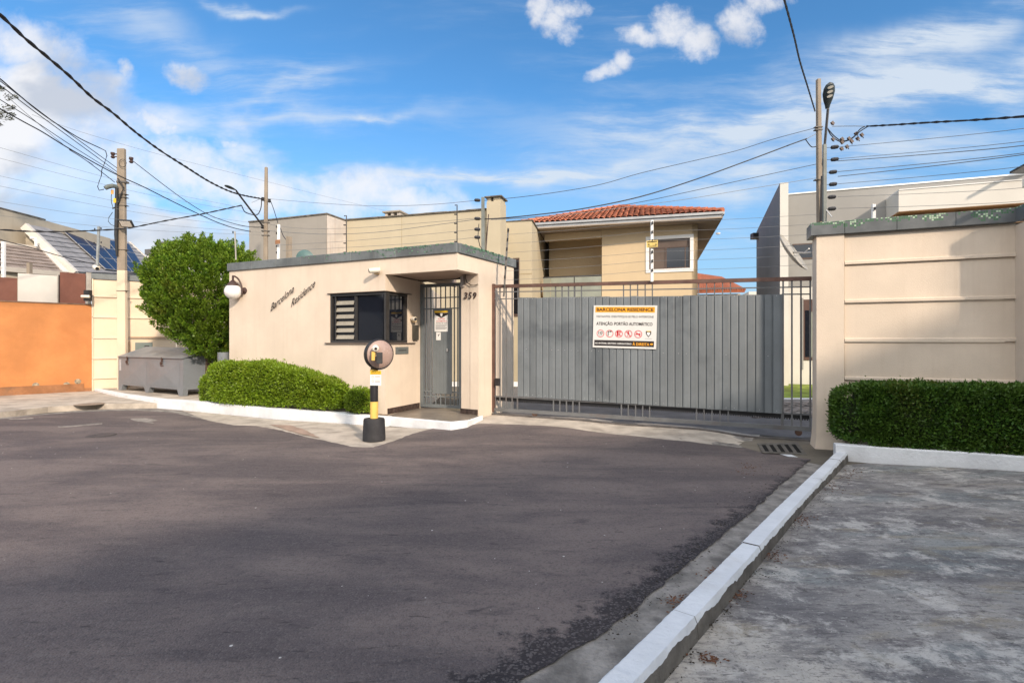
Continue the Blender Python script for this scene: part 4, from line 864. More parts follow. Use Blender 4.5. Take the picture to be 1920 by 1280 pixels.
mb = MB(); mb.lathe([(.021, .046), (.021, .052), (.008, .053)], ray(704, 653, by - .27), (.35, -.93, -.05), 14); mb.build('lens', black, dv)
pn = thing('post_notice', 'small white notice with yellow header on the black and yellow post', 'notice', tuple(ray(704.5, 709, by - .07)))
PN = Pl((mp_c.x - .3, by - .066), (mp_c.x + .3, by - .066))
rect('board', PN, 694.2, 714.8, 695, 722.3, .004, white, pn, .004); rect('banner', PN, 694.2, 714.8, 694.8, 702, .0052, yellow_sign, pn)
ptext('BARCELONA', PN, 696, 713, 696, 698.2, .0058, text_black, pn, bold=.01); ptext('RESIDENCE', PN, 696, 713, 699.2, 701.2, .0058, text_black, pn, bold=.01)
def nring(cx, cy_, r):
    mb = MB(); n = 18; V = [PN.at(cx + rr * math.cos(6.2832 * k / n), cy_ + rr * math.sin(6.2832 * k / n), .0056) for rr in (r, r - .6) for k in range(n)]
    mb.add(V, [(k, (k + 1) % n, (k + 1) % n + n, k + n) for k in range(n)]); mb.add([PN.at(cx - r * .7, cy_ - r * .6, .0056), PN.at(cx - r * .6, cy_ - r * .7, .0056), PN.at(cx + r * .7, cy_ + r * .6, .0056), PN.at(cx + r * .6, cy_ + r * .7, .0056)], [(0, 1, 2, 3)]); mb.build('prohibition_ring', text_grey, pn)
nring(698.9, 706.3, 2.4); nring(698.9, 714.2, 2.4)
for y in (704.5, 706.5, 712.5, 714.5, 716): rect('text_line', PN, 703, 713, y, y + .8, .0052, text_grey, pn, .0004)

# ================================================================ right boundary wall
rw = thing('boundary_wall', 'cream precast panel boundary wall with mosaic coping right of the gate', 'wall', tuple(RW.pt(1700, 0)))
fl = RW.pt(1531, -.2); pb = Vector((.375, .927, 0))
mb = MB()
def pcol(z, f): return [fl + Vector((f * -1, f * -.6, 0)), RW.pt(1583, 0) + Vector((0, f * -.6, 0)), RW.pt(1583, 0) + pb * .36, fl + pb * .36 + Vector((-f, 0, 0))]
rings = []
for z, f in ((-.2, .05), (-.08, .04), (.12, .012), (.35, .0), (3.03, 0)): rings.append([Vector((p.x, p.y, z)) for p in pcol(z, f)])
for i in range(4): mb.loft(rings[i], rings[i + 1])
mb.build('pillar', wall_pink, rw)
gro = [-.15, .405, .955, 1.5, 2.05, 2.595, 3.03]
for i in range(6):
    mb = MB(); a, b = RW.pt(1583.3, 0, -.035), RW.pt(1906, 0, -.035); z0, z1 = gro[i], gro[i + 1] - .004; n_ = RW.n
    prof = [(0, z0 + .0), (.03, z0 + .002), (.03, z0 + .035), (.002, z0 + .05), (.0, z1 - .03), (-.012, z1 - .012), (-.012, z1), (-.06, z1), (-.06, z0)]
    A_ = [Vector((a.x, a.y, z)) + n_ * o for o, z in prof]; B_ = [Vector((b.x, b.y, z)) + n_ * o for o, z in prof]
    mb.loft(A_, B_); mb.build('panel', wall_pink, rw)
e = RW.pt(1906, -.2); mb = MB(); ret = [e, e + Vector((.30, .05, 0)) * .0 + RW.d * .5, e + RW.d * .5 + pb * .3, e + pb * .3]
mb.prism([e - pb * .42, e - pb * .42 + RW.d * .3, e + RW.d * .3 + pb * .3, e + pb * .3], (0, 0, 3.2)); mb.build('pillar', wall_pink, rw)
for a, b in ((1519.5, 1582.5), (1583, 1680), (1680.4, 1790), (1790.4, 1904)):
    mb = MB(); slab(mb, RW, a, b, 3.03, 3.215, .40 if a < 1550 else .22, off=.035); mb.build('coping_slab', mosaic, rw, bevel=.004)
mb = MB(); a = RW.pt(1904.2, 3.03, .035); mb.prism([a, a - pb * .45, a - pb * .45 + RW.d * .5, a + RW.d * .5], (0, 0, .185)); mb.build('coping_slab', mosaic, rw)
bullet_cam('white bullet camera hanging above the right end of the boundary wall', ray(1926, 343, 6.3), (-.85, -.35, -.22), .04, .2, cam_white)

e2 = e + RW.d * .5
for i in range(6):
    mb = MB(); z0, z1 = gro[i], gro[i + 1] - .004; slab2(mb, RW, e2, e2 + RW.d * 3.2, z0, z1, .06, off=-.02); mb.build('panel', wall_pink, rw)
mb = MB(); slab2(mb, RW, e2, e2 + RW.d * 3.2, 3.03, 3.215, .22, off=.035); mb.build('coping_slab', mosaic, rw)
# drain grate
dg_ = thing('drain_grate', 'dark drain grate with five slots at the foot of the right pillar', 'drain', tuple(G(1462, 838)) + (0,))
c4 = [Vector(G(*p)) for p in ((1424, 836), (1494, 835), (1508, 853), (1432, 850))]
def dq(a, b): t_ = c4[0].lerp(c4[1], a); u_ = c4[3].lerp(c4[2], a); return t_.lerp(u_, b)
def dbox(mb, a0, a1, b0, b1, z0, z1):
    z0 += .009; z1 += .009
    P = [dq(a0, b0), dq(a1, b0), dq(a1, b1), dq(a0, b1)]; mb.prism([(p.x, p.y, h(p.x, p.y) + z0) for p in P], (0, 0, z1 - z0))
mb = MB(); dbox(mb, .0, 1.0, .0, 1.0, .0095, .0125); mb.build('pit_dark', mat('pit_shade_black', (.004, .004, .004), 1, 0, 2, 0), dg_)  # thin black sheet above ground stands in for the drain's shaded depth
m3 = mat('grate', (.13, .12, .105), .85, .25, 10, .6, 60)
mb = MB(); dbox(mb, -.05, 1.05, -.14, .04, .0085, .019); dbox(mb, -.05, 1.05, .96, 1.12, .0085, .019); mb.build('frame', m3, dg_)
for k in range(6): mb = MB(); a = k / 5; dbox(mb, a - .045, a + .045, .04, .96, .0085, .0185); mb.build('bar', m3, dg_)
sheet('paint_spill', [G(1462, 853), G(1480, 851), G(1486, 855), G(1496, 859), G(1478, 858)], .0165, kerb_white, step=.2, edge=.03, jit=.01)

# ================================================================ hedges
def hedge(name, label, A_, B_, th, ztop, z0, n, m, leaf=.032, cat='hedge', pw=7., lump=.04, group=None, core=True):
    """Clipped hedge from plan point A to B; th thickness, ztop a function of t."""
    A_ = Vector((A_[0], A_[1], 0)); B_ = Vector((B_[0], B_[1], 0)); d = (B_ - A_); L = d.length; d.normalize(); nn = Vector((d.y, -d.x, 0))
    t_ = thing(name, label, cat, tuple((A_ + B_) / 2), group)
    u_ = RNG.normal(size=(n, 3)); u_ /= np.linalg.norm(u_, axis=1)[:, None]
    # superellipsoid shell, area roughly even for a box
    face = RNG.random(n); P = RNG.uniform(-1, 1, (n, 3))
    wz = 1.; areas = np.array([L * 1., L * 1., th * 1., th * 1., L * th * 1.2]); areas /= areas.sum(); cum = np.cumsum(areas)
    f = np.searchsorted(cum, face)
    P[f == 0, 1] = -1; P[f == 1, 1] = 1; P[f == 2, 0] = -1; P[f == 3, 0] = 1; P[f == 4, 2] = 1
    nr = np.power(np.abs(P) ** pw, 1).sum(1) ** (1 / pw); P = P / nr[:, None]
    N_ = np.sign(P) * np.abs(P) ** (pw - 1); N_ /= np.linalg.norm(N_, axis=1)[:, None]
    depth = RNG.exponential(.22, n).clip(0, .5)
    tt = (P[:, 0] + 1) / 2; zt = np.array([ztop(t) for t in tt])
    hz = (zt - z0) / 2
    X = P[:, 0] * L / 2; Yt = P[:, 1] * th / 2; Z = P[:, 2] * hz
    q = np.stack([X, Yt, Z], 1)
    bump = np.array([noise.noise(Vector((x * 2.3, y * 2.3, z * 2.3))) + .5 * noise.noise(Vector((x * 7, y * 7, z * 7))) for x, y, z in q]) * lump
    off = bump - depth * .22 + RNG.normal(0, .016, n)
    shoot = RNG.random(n) < .006; off = off + shoot * RNG.uniform(.03, .09, n)
    Nn = N_ * np.array([1, 1, 1]); q = q + Nn * off[:, None]
    c = (A_ + B_) / 2
    Wd = c.x + d.x * q[:, 0] + nn.x * q[:, 1]; Wy = c.y + d.y * q[:, 0] + nn.y * q[:, 1]; Wz = z0 + hz + q[:, 2]
    dirs = np.stack([d.x * Nn[:, 0] + nn.x * Nn[:, 1], d.y * Nn[:, 0] + nn.y * Nn[:, 1], Nn[:, 2]], 1)
    dirs = dirs * .7 + RNG.normal(0, .55, (n, 3)) + np.array([0, 0, .35]); dirs /= np.linalg.norm(dirs, axis=1)[:, None]
    leaves('foliage', np.stack([Wd, Wy, Wz], 1), dirs, leaf, leaf * .5, m, t_)
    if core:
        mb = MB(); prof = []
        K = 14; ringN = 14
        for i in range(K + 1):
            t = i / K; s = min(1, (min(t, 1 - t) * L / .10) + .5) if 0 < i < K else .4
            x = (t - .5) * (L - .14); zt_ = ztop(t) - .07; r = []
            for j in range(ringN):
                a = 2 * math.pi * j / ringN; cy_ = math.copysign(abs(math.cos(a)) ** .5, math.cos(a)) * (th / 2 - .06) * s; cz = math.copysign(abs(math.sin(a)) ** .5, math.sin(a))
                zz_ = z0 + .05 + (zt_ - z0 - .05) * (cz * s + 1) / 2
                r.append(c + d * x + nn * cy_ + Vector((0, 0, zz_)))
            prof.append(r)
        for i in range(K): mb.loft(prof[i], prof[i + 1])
        mb.build('shade_core', hedge_core, t_)  # solid core coloured dark as the hedge's shaded inside, blocks see-through
    return t_
a_ = RW.pt(1583, 0, .0); hn = Vector((-.375, -.927, 0))
hA = Vector((4.12, 7.02, 0)) ; hB = hA + Vector((.927, -.375, 0)) * 2.9
hedge('clipped_hedge', 'large dark green clipped hedge in front of the right boundary wall', (4.36, 6.98), (9.4, 4.92), .60, lambda t: .95 - .02 * t, .12, 112000, leaf_hedge_d, .046, lump=.05)
hedge('clipped_hedge', 'long bright green clipped hedge in front of the guardhouse lettering', (-6.42, 11.05), (-3.16, 9.70), .52, lambda t: 1.07 - .03 * math.sin(t * 8) - .30 * max(0, t - .42) / .58 , .20, 60000, leaf_hedge, .048, lump=.06)
hedge('small_bush', 'small yellow green bush at the left end of the long hedge, beside the bin', (-6.85, 11.35), (-6.35, 11.25), .42, lambda t: .80, .06, 7000, leaf_hedge, .042, cat='bush', pw=2.6)
hedge('small_bush', 'small round bush behind the black and yellow mirror post', (-3.08, 9.52), (-2.56, 9.42), .44, lambda t: .66, .14, 8000, leaf_hedge, .038, cat='bush', pw=2.1)
mb = MB(); c = gz(651, 771, .12); t_ = thing('garden_spotlight', 'tiny grey garden spotlight between the hedge and the small bush', 'spotlight', tuple(c))
mb.lathe([(.03, 0), (.045, .03), (.045, .1)], c + Vector((0, .05, .03)), (.3, -.9, .3), 12); mb.build('housing', dark_metal, t_); mb = MB(); mb.tube([c, c + Vector((0, .05, .06))], .012); mb.tube([c + Vector((-.05, 0, -.02)), c + Vector((-.05, 0, .04))], .012); mb.tube([c + Vector((.05, 0, -.02)), c + Vector((.05, 0, .04))], .012); mb.build('stand', white, t_)

# conifer -------------------------------------------------
tr_ = thing('conifer_tree', 'bushy bright green conifer between the grey bin and the guardhouse', 'tree', (-7.75, 13.0, .1))
mb = MB(); mb.tube([(-7.7, 13, 0), (-7.72, 13, .8), (-7.75, 13, 1.6), (-7.8, 13, 2.6)], [.10, .09, .07, .04], 10)
for k in range(10):
    a = k * 2.4; z = 1.25 + k * .14; mb.tube([(-7.72, 13, z), (-7.72 + math.cos(a) * .5, 13 + math.sin(a) * .5, z + .35), (-7.72 + math.cos(a) * .85, 13 + math.sin(a) * .85, z + .9)], [.04, .025, .01], 6)
mb.build('trunk', bark, tr_)
prof_z = [(1.02, .25), (1.2, .5), (1.36, .66), (1.6, .86), (1.9, 1.06), (2.2, 1.24), (2.55, 1.36), (2.9, 1.38), (3.2, 1.36), (3.5, 1.24), (3.75, 1.0), (3.92, .66), (4.0, .2)]
def crown_r(z): return float(np.interp(z, [p[0] for p in prof_z], [p[1] for p in prof_z]))
Cs, Ds = [], []
def crown_c(z): return Vector((-7.72 + (1.9 - z) * .02 + (.42 if z < 2.0 else 0) * (2.0 - z), 13.0, z))
def tuft(p, dr, L, Rr, n):
    t = RNG.random(n) ** .8; ang = RNG.uniform(0, 6.283, n)
    dr = np.array(dr); a = np.cross(dr, [0.2, .9, .3]); a /= np.linalg.norm(a); b = np.cross(dr, a)
    rad = a[None] * np.cos(ang)[:, None] + b[None] * np.sin(ang)[:, None]
    rr = Rr * np.sqrt(RNG.random(n)) * (1 - t * .85)
    c = np.array(p)[None] + dr[None] * (t * L)[:, None] + rad * rr[:, None]
    d = dr[None] * .9 + rad * .55 + RNG.normal(0, .22, (n, 3)); d /= np.linalg.norm(d, axis=1)[:, None]
    Cs.append(c); Ds.append(d)
for k in range(1700):
    z = random.uniform(1.05, 3.98); r = crown_r(z)
    if random.random() > r / 1.4: continue
    a = random.uniform(0, 6.283); o = Vector((math.cos(a), math.sin(a), 0)); c = crown_c(z)
    slope = (crown_r(z + .1) - crown_r(z - .1)) / .2; N_ = Vector((o.x, o.y, -slope)).normalized()
    lump = 1 + .10 * noise.noise(Vector((o.x * 2, o.y * 2, z * 1.6))) + .05 * noise.noise(Vector((o.x * 6, o.y * 6, z * 5)))
    dr = (N_ * .55 + Vector((.10, 0, .85)) + Vector([random.gauss(0, .18) for _ in range(3)])).normalized()
    L = random.uniform(.22, .42); p = c + o * (r * lump - random.uniform(.12, .34)) ; p.z -= .14
    tuft(p, dr, L, random.uniform(.06, .11), 105)
for k in range(500):
    z = random.uniform(1.4, 3.9); r = crown_r(z) * random.uniform(.45, .85); a = random.uniform(0, 6.283); c = crown_c(z)
    tuft(c + Vector((math.cos(a), math.sin(a), 0)) * r - Vector((0, 0, .1)), Vector((math.cos(a) * .4, math.sin(a) * .4, .8)).normalized(), .3, .14, 40)
leaves('crown', np.concatenate(Cs), np.concatenate(Ds), .062, .027, leaf_tree, tr_)

# far tree poking in at the left edge
t2 = thing('pine_branch_tree', 'dark pine foliage at the upper left edge of the photo', 'tree', (-17.6, 16.4, 0))
mb = MB(); mb.tube([(-18.2, 16.4, 0), (-18.2, 16.4, 5), (-18.1, 16.4, 10.6)], [.25, .2, .06], 10)
for k in range(14): a = k * 2.4; z = 6 + k * .33; mb.tube([(-18.15, 16.4, z), (-18.15 + math.cos(a) * 1.2, 16.4 + math.sin(a) * 1.2, z + .2)], [.05, .02], 5)
mb.build('trunk', bark, t2)
Cs, Ds = [], []
for k in range(190):
    a = random.uniform(0, 6.28); z = random.uniform(8.6, 10.3); r = random.uniform(.3, 1.75) * (1 - abs(z - 9.4) / 2.2)
    p = Vector((-18.35 + math.cos(a) * r, 16.4 + math.sin(a) * r, z)); tuft(p, Vector((math.cos(a), math.sin(a), .4)).normalized(), .35, .12, 90)
leaves('crown', np.concatenate(Cs), np.concatenate(Ds), .09, .022, leaf_mat('leaf_pine', (.05, .07, .025), (.12, .11, .04), (.08, .07, .03)), t2)

# ================================================================ bin store
bn = thing('refuse_bin', 'long grey steel refuse bin with sloping lids on the white platform', 'bin', (-9.4, 13.3, .13))
bf = Pl((-10.84, 14.09), (-8.01, 12.46)); fl_, fr_ = ray(221.8, 668, 14.09), ray(343.5, 670.5, 12.46)
n_ = -bf.n; dl, drr = .68, 1.08
bl, br = Vector((fl_.x, fl_.y, 0)) + n_ * dl, Vector((fr_.x, fr_.y, 0)) + n_ * drr
def V3(p, z): return Vector((p.x, p.y, z))
zf0, zf1 = .32, 1.07
mb = MB(); mb.add([V3(fl_, zf0), V3(fr_, zf0), V3(br, zf0), V3(bl, zf0), V3(fl_, zf1), V3(fr_, zf1), V3(br, 1.28), V3(bl, 1.32)], [(0, 1, 5, 4), (1, 2, 6, 5), (2, 3, 7, 6), (3, 0, 4, 7), (0, 3, 2, 1)])
# pressed diagonal folds of the front
for a0, a1 in ((.06, .47), (.53, .95)):
    f = lambda a, z, o=.0: V3(fl_.lerp(fr_, a), z) - n_ * o
    am = (a0 + a1) / 2; mb.add([f(a0, .36, .003), f(a1, .36, .003), f(am, .66, .028), f(a1, .98, .003), f(a0, .98, .003)], [(0, 1, 2), (1, 3, 2), (3, 4, 2), (4, 0, 2)])
mb.build('body', bin_grey, bn)
for a, w0 in ((.028, .05), (.47, .045), (.965, .05)):
    mb = MB(); t0, t1 = max(0, a - w0), min(1, a + w0); b0, b1 = max(0, a - w0 * .5), min(1, a + w0 * .5); f = lambda a, z: V3(fl_.lerp(fr_, a), z) - n_ * .002
    mb.prism([f(t0, .33), f(t1, .33), f(b1, .168), f(b0, .168)], n_ * .12); mb.build('leg', bin_grey, bn)
mb = MB(); mb.prism([V3(br, .33) - n_ * .3, V3(br, .33), V3(br, .168), V3(br, .168) - n_ * .15], Vector((-.1, .05, 0))); mb.build('leg', bin_grey, bn)
mid_f, mid_b = fl_.lerp(fr_, .44), bl.lerp(br, .5)
for (a, b, c, d, za, zb) in ((fl_, mid_f, mid_b, bl, 1.335, 1.315), (mid_f, fr_, br, mid_b, 1.315, 1.295)):
    e = (b - a); e.z = 0; e.normalize(); mb = MB(); g_ = .012
    P = [V3(a, 1.075) - n_ * .03 + e * g_, V3(b, 1.075) - n_ * .03 - e * g_, V3(c, zb) - e * g_, V3(d, za) + e * g_]
    mb.prism(P, (0, 0, .02)); mb.build('lid', bin_grey, bn, bevel=.004)
for a in (.17, .71):
    p = V3(fl_.lerp(fr_, a), 1.04) - n_ * .02; t_ = bn; mb = MB(); mb.box(p, (.035, .03, .12), (bf.d, bf.n, (0, 0, 1))); mb.lathe([(.04, 0), (.04, .02)], p + Vector((0, 0, -.09)) - n_ * .012, bf.n, 12); mb.box(p + Vector((0, 0, -.155)), (.14, .012, .014), (bf.d, bf.n, (0, 0, 1))); mb.build('latch', brown_metal, bn)
mb = MB(); mb.box(V3(fl_.lerp(fr_, .035), .86) - n_ * .004, (.09, .006, .3), (bf.d, bf.n, (0, 0, 1))); mb.build('sticker', mat('sticker', (.45, .45, .46), .5, .2, 20, 0), bn)
mb = MB(); c = ray(420, 669, 12.3); mb.lathe([(.14, 0), (.14, .62)], V3(c, .62), n=20); tag(mb.build('grey_pipe', bin_grey, smooth=True), 'grey round pipe standing between the bin and the guardhouse corner', 'pipe')

# ================================================================ left walls
OW = Pl((-13.1, 13.1), (-11.82, 14.4)); ow = thing('orange_wall', 'weathered orange painted wall with dirty base at the left edge', 'wall', tuple(OW.pt(60, 0)))
far = OW.a - OW.d * 3.4; end = OW.b
mb = MB(); slab2(mb, OW, far, end, .40, 2.52, .16); slab2(mb, OW, far, OW.pt(157, 0), -.1, .40, .16, off=.012); slab2(mb, OW, OW.pt(157, 0), end, .2, .40, .16, off=-.002); mb.build('wall', orange, ow)
mb = MB(); slab2(mb, OW, far, OW.pt(157, 0), .0, .33, .16, off=.014 + .006); slab2(mb, OW, OW.pt(157, 0), end, .0, .199, .16, off=.004); mb.build('base', orange_dirt, ow)
mb = MB(); slab2(mb, OW, far, end, 2.52, 2.55, .2, off=.018); mb.build('cap', mat('wall_cap', (.20, .13, .09), .95, .3, 5, .5, 40, stain=.5), ow)
for px, py in ((67, 722), (125, 721), (146, 715)): mb = MB(); mb.lathe([(.075, 0), (.055, .004), (.03, .006)], OW.at(px, py, .013), OW.n, 9); mb.build('chipped_hole', mat('chip', (.30, .25, .18), 1, .5, 20, .8), ow)
OB = OW.moved(-.35)
bp_ = thing('panel_screen', 'screen of brown and off-white boards above the orange wall', 'screen', tuple(OB.pt(80, 2.4)))
for x0, x1, yt, m in ((-60, 32.5, 518.5, brown_panel), (33.5, 107, 514.5, off_white), (112.5, 160.5, 511.5, brown_panel)):
    mb = MB(); zt = OB.at((x0 + x1) / 2, yt).z; slab(mb, OB, x0, x1, 2.2, zt, .05); mb.build('panel', m, bp_)
mb = MB(); slab(mb, OB, 107, 109.5, 2.2, OB.at(110, 514).z, .06, off=.01); slab(mb, OB, 161.5, 171, 2.2, OB.at(165, 511).z, .08, off=.02); mb.build('post', mat('screen_post', (.33, .31, .28), .7, .2, 5, .2), bp_)
mb = MB(); slab(mb, OB, 109.6, 112.4, 2.2, OB.at(110, 515).z, .03, off=-.03); mb.build('gap_shade', mat('screen_dark', (.04, .03, .03), .8, .2, 5, 0), bp_)  # dark strip stands in for the shade in the gap between boards
cb = ray(166, 557, 14.2); t_ = bullet_cam('white camera with black box on top of the orange wall', cb, (-.95, -.25, -.0), .04, .2, cam_white)
mb = MB(); mb.box(cb + Vector((.0, -.02, .04)), (.16, .10, .30)); mb.build('box', black, t_)
BW = Pl((-11.80, 14.46), (-10.83, 15.1)); 
bw = thing('panel_wall', 'cream precast panel wall with slate coping behind the grey bin', 'wall', tuple(BW.pt(200, 0)))
gro2 = [-.1, .44, 1.0, 1.585, 2.17, 2.755, 3.26]
for x0, x1 in ((172.5, 229), (231, 330), (331, 440)):
    for i in range(6):
        a, b = BW.pt(x0, 0, 0), BW.pt(x1, 0, 0); z0, z1 = gro2[i], gro2[i + 1] - .004
        prof = [(0, z0), (.03, z0 + .002), (.03, z0 + .03), (.002, z0 + .045), (0, z1 - .02), (-.012, z1 - .01), (-.012, z1), (-.06, z1), (-.06, z0)]
        mb = MB(); mb.loft([Vector((a.x, a.y, z)) + BW.n * o for o, z in prof], [Vector((b.x, b.y, z)) + BW.n * o for o, z in prof]); mb.build('panel', wall_cream, bw)
for x0, x1 in ((171.3, 231), (231.4, 300), (300.4, 370), (370.4, 440)):
    mb = MB(); slab(mb, BW, x0, x1, 3.26, 3.42, .2, off=.03); mb.build('coping_slab', slate, bw, bevel=.005)
mb = MB(); slab(mb, BW, 172.5, 175, -.1, 3.26, .1, off=.03); mb.build('pillar', wall_cream, bw)
mb = MB(); slab(mb, BW, 241, 322, 1.60, 1.64, .03, off=.06); slab(mb, BW, 240.5, 244, -.1, 1.5, .02, off=.045); tag(mb.build('conduit', mat('conduit', (.42, .30, .2), .8, .1, 5, .1)), 'thin beige conduit running along the cream panel wall behind the bin', 'conduit')
mt = thing('meter_box', 'grey green meter box set in the cream panel wall above the bin', 'meter box', tuple(BW.pt(270, 1.3)))
mb = MB(); slab(mb, BW, 253.5, 286, 1.1, 1.47, .05, off=.035); mb.build('box', mat('meter_green', (.16, .20, .19), .5, .1, 5, 0), mt); mb = MB(); slab(mb, BW, 271, 280, 1.30, 1.38, .01, off=.04); mb.build('window', black, mt)
bullet_cam('cream camera on the slate coping in front of the solar panels', ray(184, 503, 14.7), (.8, -.5, -.35), .06, .2)

# ================================================================ poles
def pole(name, label, px0, px1, ptop0, ptop1, ytop, Y, m, zb=-.1, mat2=None, zsplit=None, df=.35):
    t_ = thing(name, label, 'pole', ((px0 + px1) / 2 / F * Y - Y, Y, 0)); a, b = (px0 - 960) / F * Y, (px1 - 960) / F * Y; c, d = (ptop0 - 960) / F * Y, (ptop1 - 960) / F * Y
    zt = EYE + (640 - ytop) / F * Y; dp = (b - a) * df; sh_ = abs((px0 - 960)) / Y * dp; px1 -= sh_ if px0 < 960 else 0; px0 += sh_ if px0 > 960 else 0; ptop1 -= sh_ if px0 < 960 else 0; ptop0 += sh_ if px0 > 960 else 0; a, b = (px0 - 960) / F * Y, (px1 - 960) / F * Y; c, d = (ptop0 - 960) / F * Y, (ptop1 - 960) / F * Y
    def lv(z): t = (z - zb) / (zt - zb); l, r = a + (c - a) * t, b + (d - b) * t; k = dp * (1 - .2 * t); return [Vector((l, Y, z)), Vector((r, Y, z)), Vector((r, Y + k, z)), Vector((l, Y + k, z))]
    if zsplit: mb = MB(); mb.loft(lv(zb), lv(zsplit)); mb.build('shaft', mat2, t_, bevel=.01); mb = MB(); mb.loft(lv(zsplit + .003), lv(zt)); mb.build('shaft', m, t_, bevel=.01)
    else: mb = MB(); mb.loft(lv(zb), lv(zt)); mb.build('shaft', m, t_, bevel=.01)
    return t_
lp = pole('utility_pole', 'concrete utility pole with floodlight standing behind the grey bin at left', 219, 241.5, 218.5, 238.3, 278, 14.35, concrete_pole, mat2=wall_cream, zsplit=3.5)
for y in (341, 364, 370, 385, 468, 545): mb = MB(); mb.box(ray(227.5, y, 14.35) + Vector((0, .05, 0)), (.275, .13, .014 if y != 341 else .05)); mb.build('strap', mat('strap', (.12, .11, .10), .6, .3, 6, .1), lp)
mb = MB(); mb.tube([ray(219, 350, 14.3), ray(219, 400, 14.3), ray(218, 440, 14.3), ray(219.5, 480, 14.3)], [.04, .05, .05, .03], 8); mb.tube([ray(221, 335, 14.28), ray(226, 342, 14.28), ray(232, 352, 14.28), ray(228, 362, 14.28), ray(221, 380, 14.28), ray(218, 388, 14.28), ray(211, 391, 14.2)], .02, 6); mb.tube([ray(230 + 7 * math.cos(k * .63), 306 + 7.5 * math.sin(k * .63), 14.3) for k in range(11)], .008, 5); mb.build('riser_cable', cable, lp)
for (x0, x1, y) in ((208.5, 219, 291), (239, 249, 300)):
    mb = MB(); mb.tube([ray(x0 + 3, y - 2, 14.4), ray(x1, y - 2, 14.4)], .015); mb.tube([ray(x0 + 3, y + 3, 14.4), ray(x1, y + 3, 14.4)], .015); mb.lathe([(.03, -.09), (.055, -.06), (.03, -.02), (.055, .03), (.055, .07)], ray(x0 + 3, y, 14.4) if x0 < 230 else ray(x1 - 3, y, 14.4), n=10); mb.build('insulator', brown_metal, lp)
mb = MB(); mb.tube([ray(197, 353, 14.1), ray(203, 350, 14.15), ray(211, 348.5, 14.2), ray(219, 350, 14.3)], [.055, .06, .06, .05], 10); mb.build('service_bend', mat('bend_grey', (.12, .14, .13), .6, .1, 5, 0), lp)
for y, m, x in ((360, orange_tag, 210.5), (376, yellow_sign, 215)): mb = MB(); mb.box(ray(x, y, 14.25), (.07, .01, .12)); tag(mb.build('cable_tag', m), ('orange' if m is orange_tag else 'yellow') + ' cable tag hanging beside the left concrete pole', 'tag')
mb = MB(); mb.tube([ray(211, 356, 14.27), ray(208.5, 368, 14.27), ray(209, 380, 14.27), ray(212, 390, 14.27)], .008, 5); mb.tube([ray(211, 398, 14.27), ray(204, 408, 14.27), ray(203, 415, 14.27), ray(208, 421, 14.27), ray(217, 425, 14.27)], .008, 5); mb.tube([ray(195, 355, 14.1), ray(186, 357, 14.1), ray(183, 350, 14.1), ray(186, 340, 14.1), ray(190, 330, 14.1), ray(191, 318, 14.1), ray(196, 306, 14.1), ray(200.5, 292, 14.1), ray(198, 283, 14.1), ray(188, 278, 14.1)], .011, 5); mb.build('slack_cable', cable, lp)
fd = thing('floodlight', 'square floodlight with dark frame on the left concrete pole', 'floodlight', tuple(ray(237, 418, 14.1)))
ax = (Vector((1, .05, -.05)).normalized(), Vector((0, -.75, -.66)).normalized(), Vector((.03, -.66, .75)).normalized())
c = ray(237, 419, 14.1); mb = MB(); mb.box(c, (.34, .05, .21), ax); mb.build('frame', black, fd); mb = MB(); mb.box(c + ax[1] * .03, (.28, .01, .16), ax); mb.build('glass', lamp_glass, fd); mb = MB(); mb.box(c + Vector((-.1, .12, .04)), (.12, .16, .03)); mb.build('bracket', black, fd)
p2 = pole('utility_pole', 'slim tapered concrete pole rising behind the guardhouse roof at left', 489.5, 504, 495.7, 503.2, 313, 15.5, concrete_pole)
for y in (417, 433, 441): mb = MB(); mb.box(ray(497, y, 15.5) + Vector((0, .04, 0)), (.22, .1, .03)); mb.build('strap', mat('strap', (.12, .11, .10)), p2)
for x, y in ((493, 373), (505, 376), (492, 425)): mb = MB(); mb.lathe([(.03, -.06), (.05, -.03), (.03, 0), (.05, .04)], ray(x, y, 15.45), n=8); mb.build('insulator', insul, p2)
def lampset(label, A_, B_, hd, hup, ln, wd, r=.025, lens=False):
    t_ = thing('street_lamp', label, 'street lamp', tuple(A_)); mb = MB(); mb.tube([A_, A_.lerp(B_, .5), B_], r, 8); mb.build('arm', dark_metal if not lens else mat('arm_grey', (.14, .14, .145), .5, .2, 5, .1), t_, smooth=True)
    hd = Vector(hd).normalized(); hup = Vector(hup); sd = hd.cross(hup).normalized(); hup = sd.cross(hd)
    prof = [(0, .35), (.12, .45), (.35, .8), (.6, 1), (.8, .9), (.93, .6), (1, .1)]; rings = []
    for t, wv_ in prof:
        c = B_ + hd * (t * ln); rings.append([c + sd * (math.cos(2 * math.pi * k / 14) * wv_ * wd / 2) + hup * (math.sin(2 * math.pi * k / 14) * wv_ * wd * .18 + (.1 * wd)) for k in range(14)])
    mb = MB()
    for i in range(len(rings) - 1): mb.loft(rings[i], rings[i + 1])
    mb.build('head', mat('lamp_head', (.045, .06, .07), .45, .1, 6, 0), t_, smooth=True)
    if lens:
        for k in range(3):
            c = B_ + hd * (ln * (.5 + .17 * k)) - hup * (wd * .085); mb = MB(); mb.add([c + sd * (math.cos(a) * wd * .24) + hd * (math.sin(a) * ln * .055) - hup * (.004) for a in [2 * math.pi * j / 14 for j in range(14)]], [tuple(range(14))]); mb.build('lens', lamp_glass, t_)
    return t_
lampset('street lamp on a long sloping arm fixed to the slim pole at left', ray(493, 424, 15.3), ray(443, 358, 14.3), ray(423, 349, 14.0) - ray(443, 358, 14.3), (0, 0, 1), .36, .16)
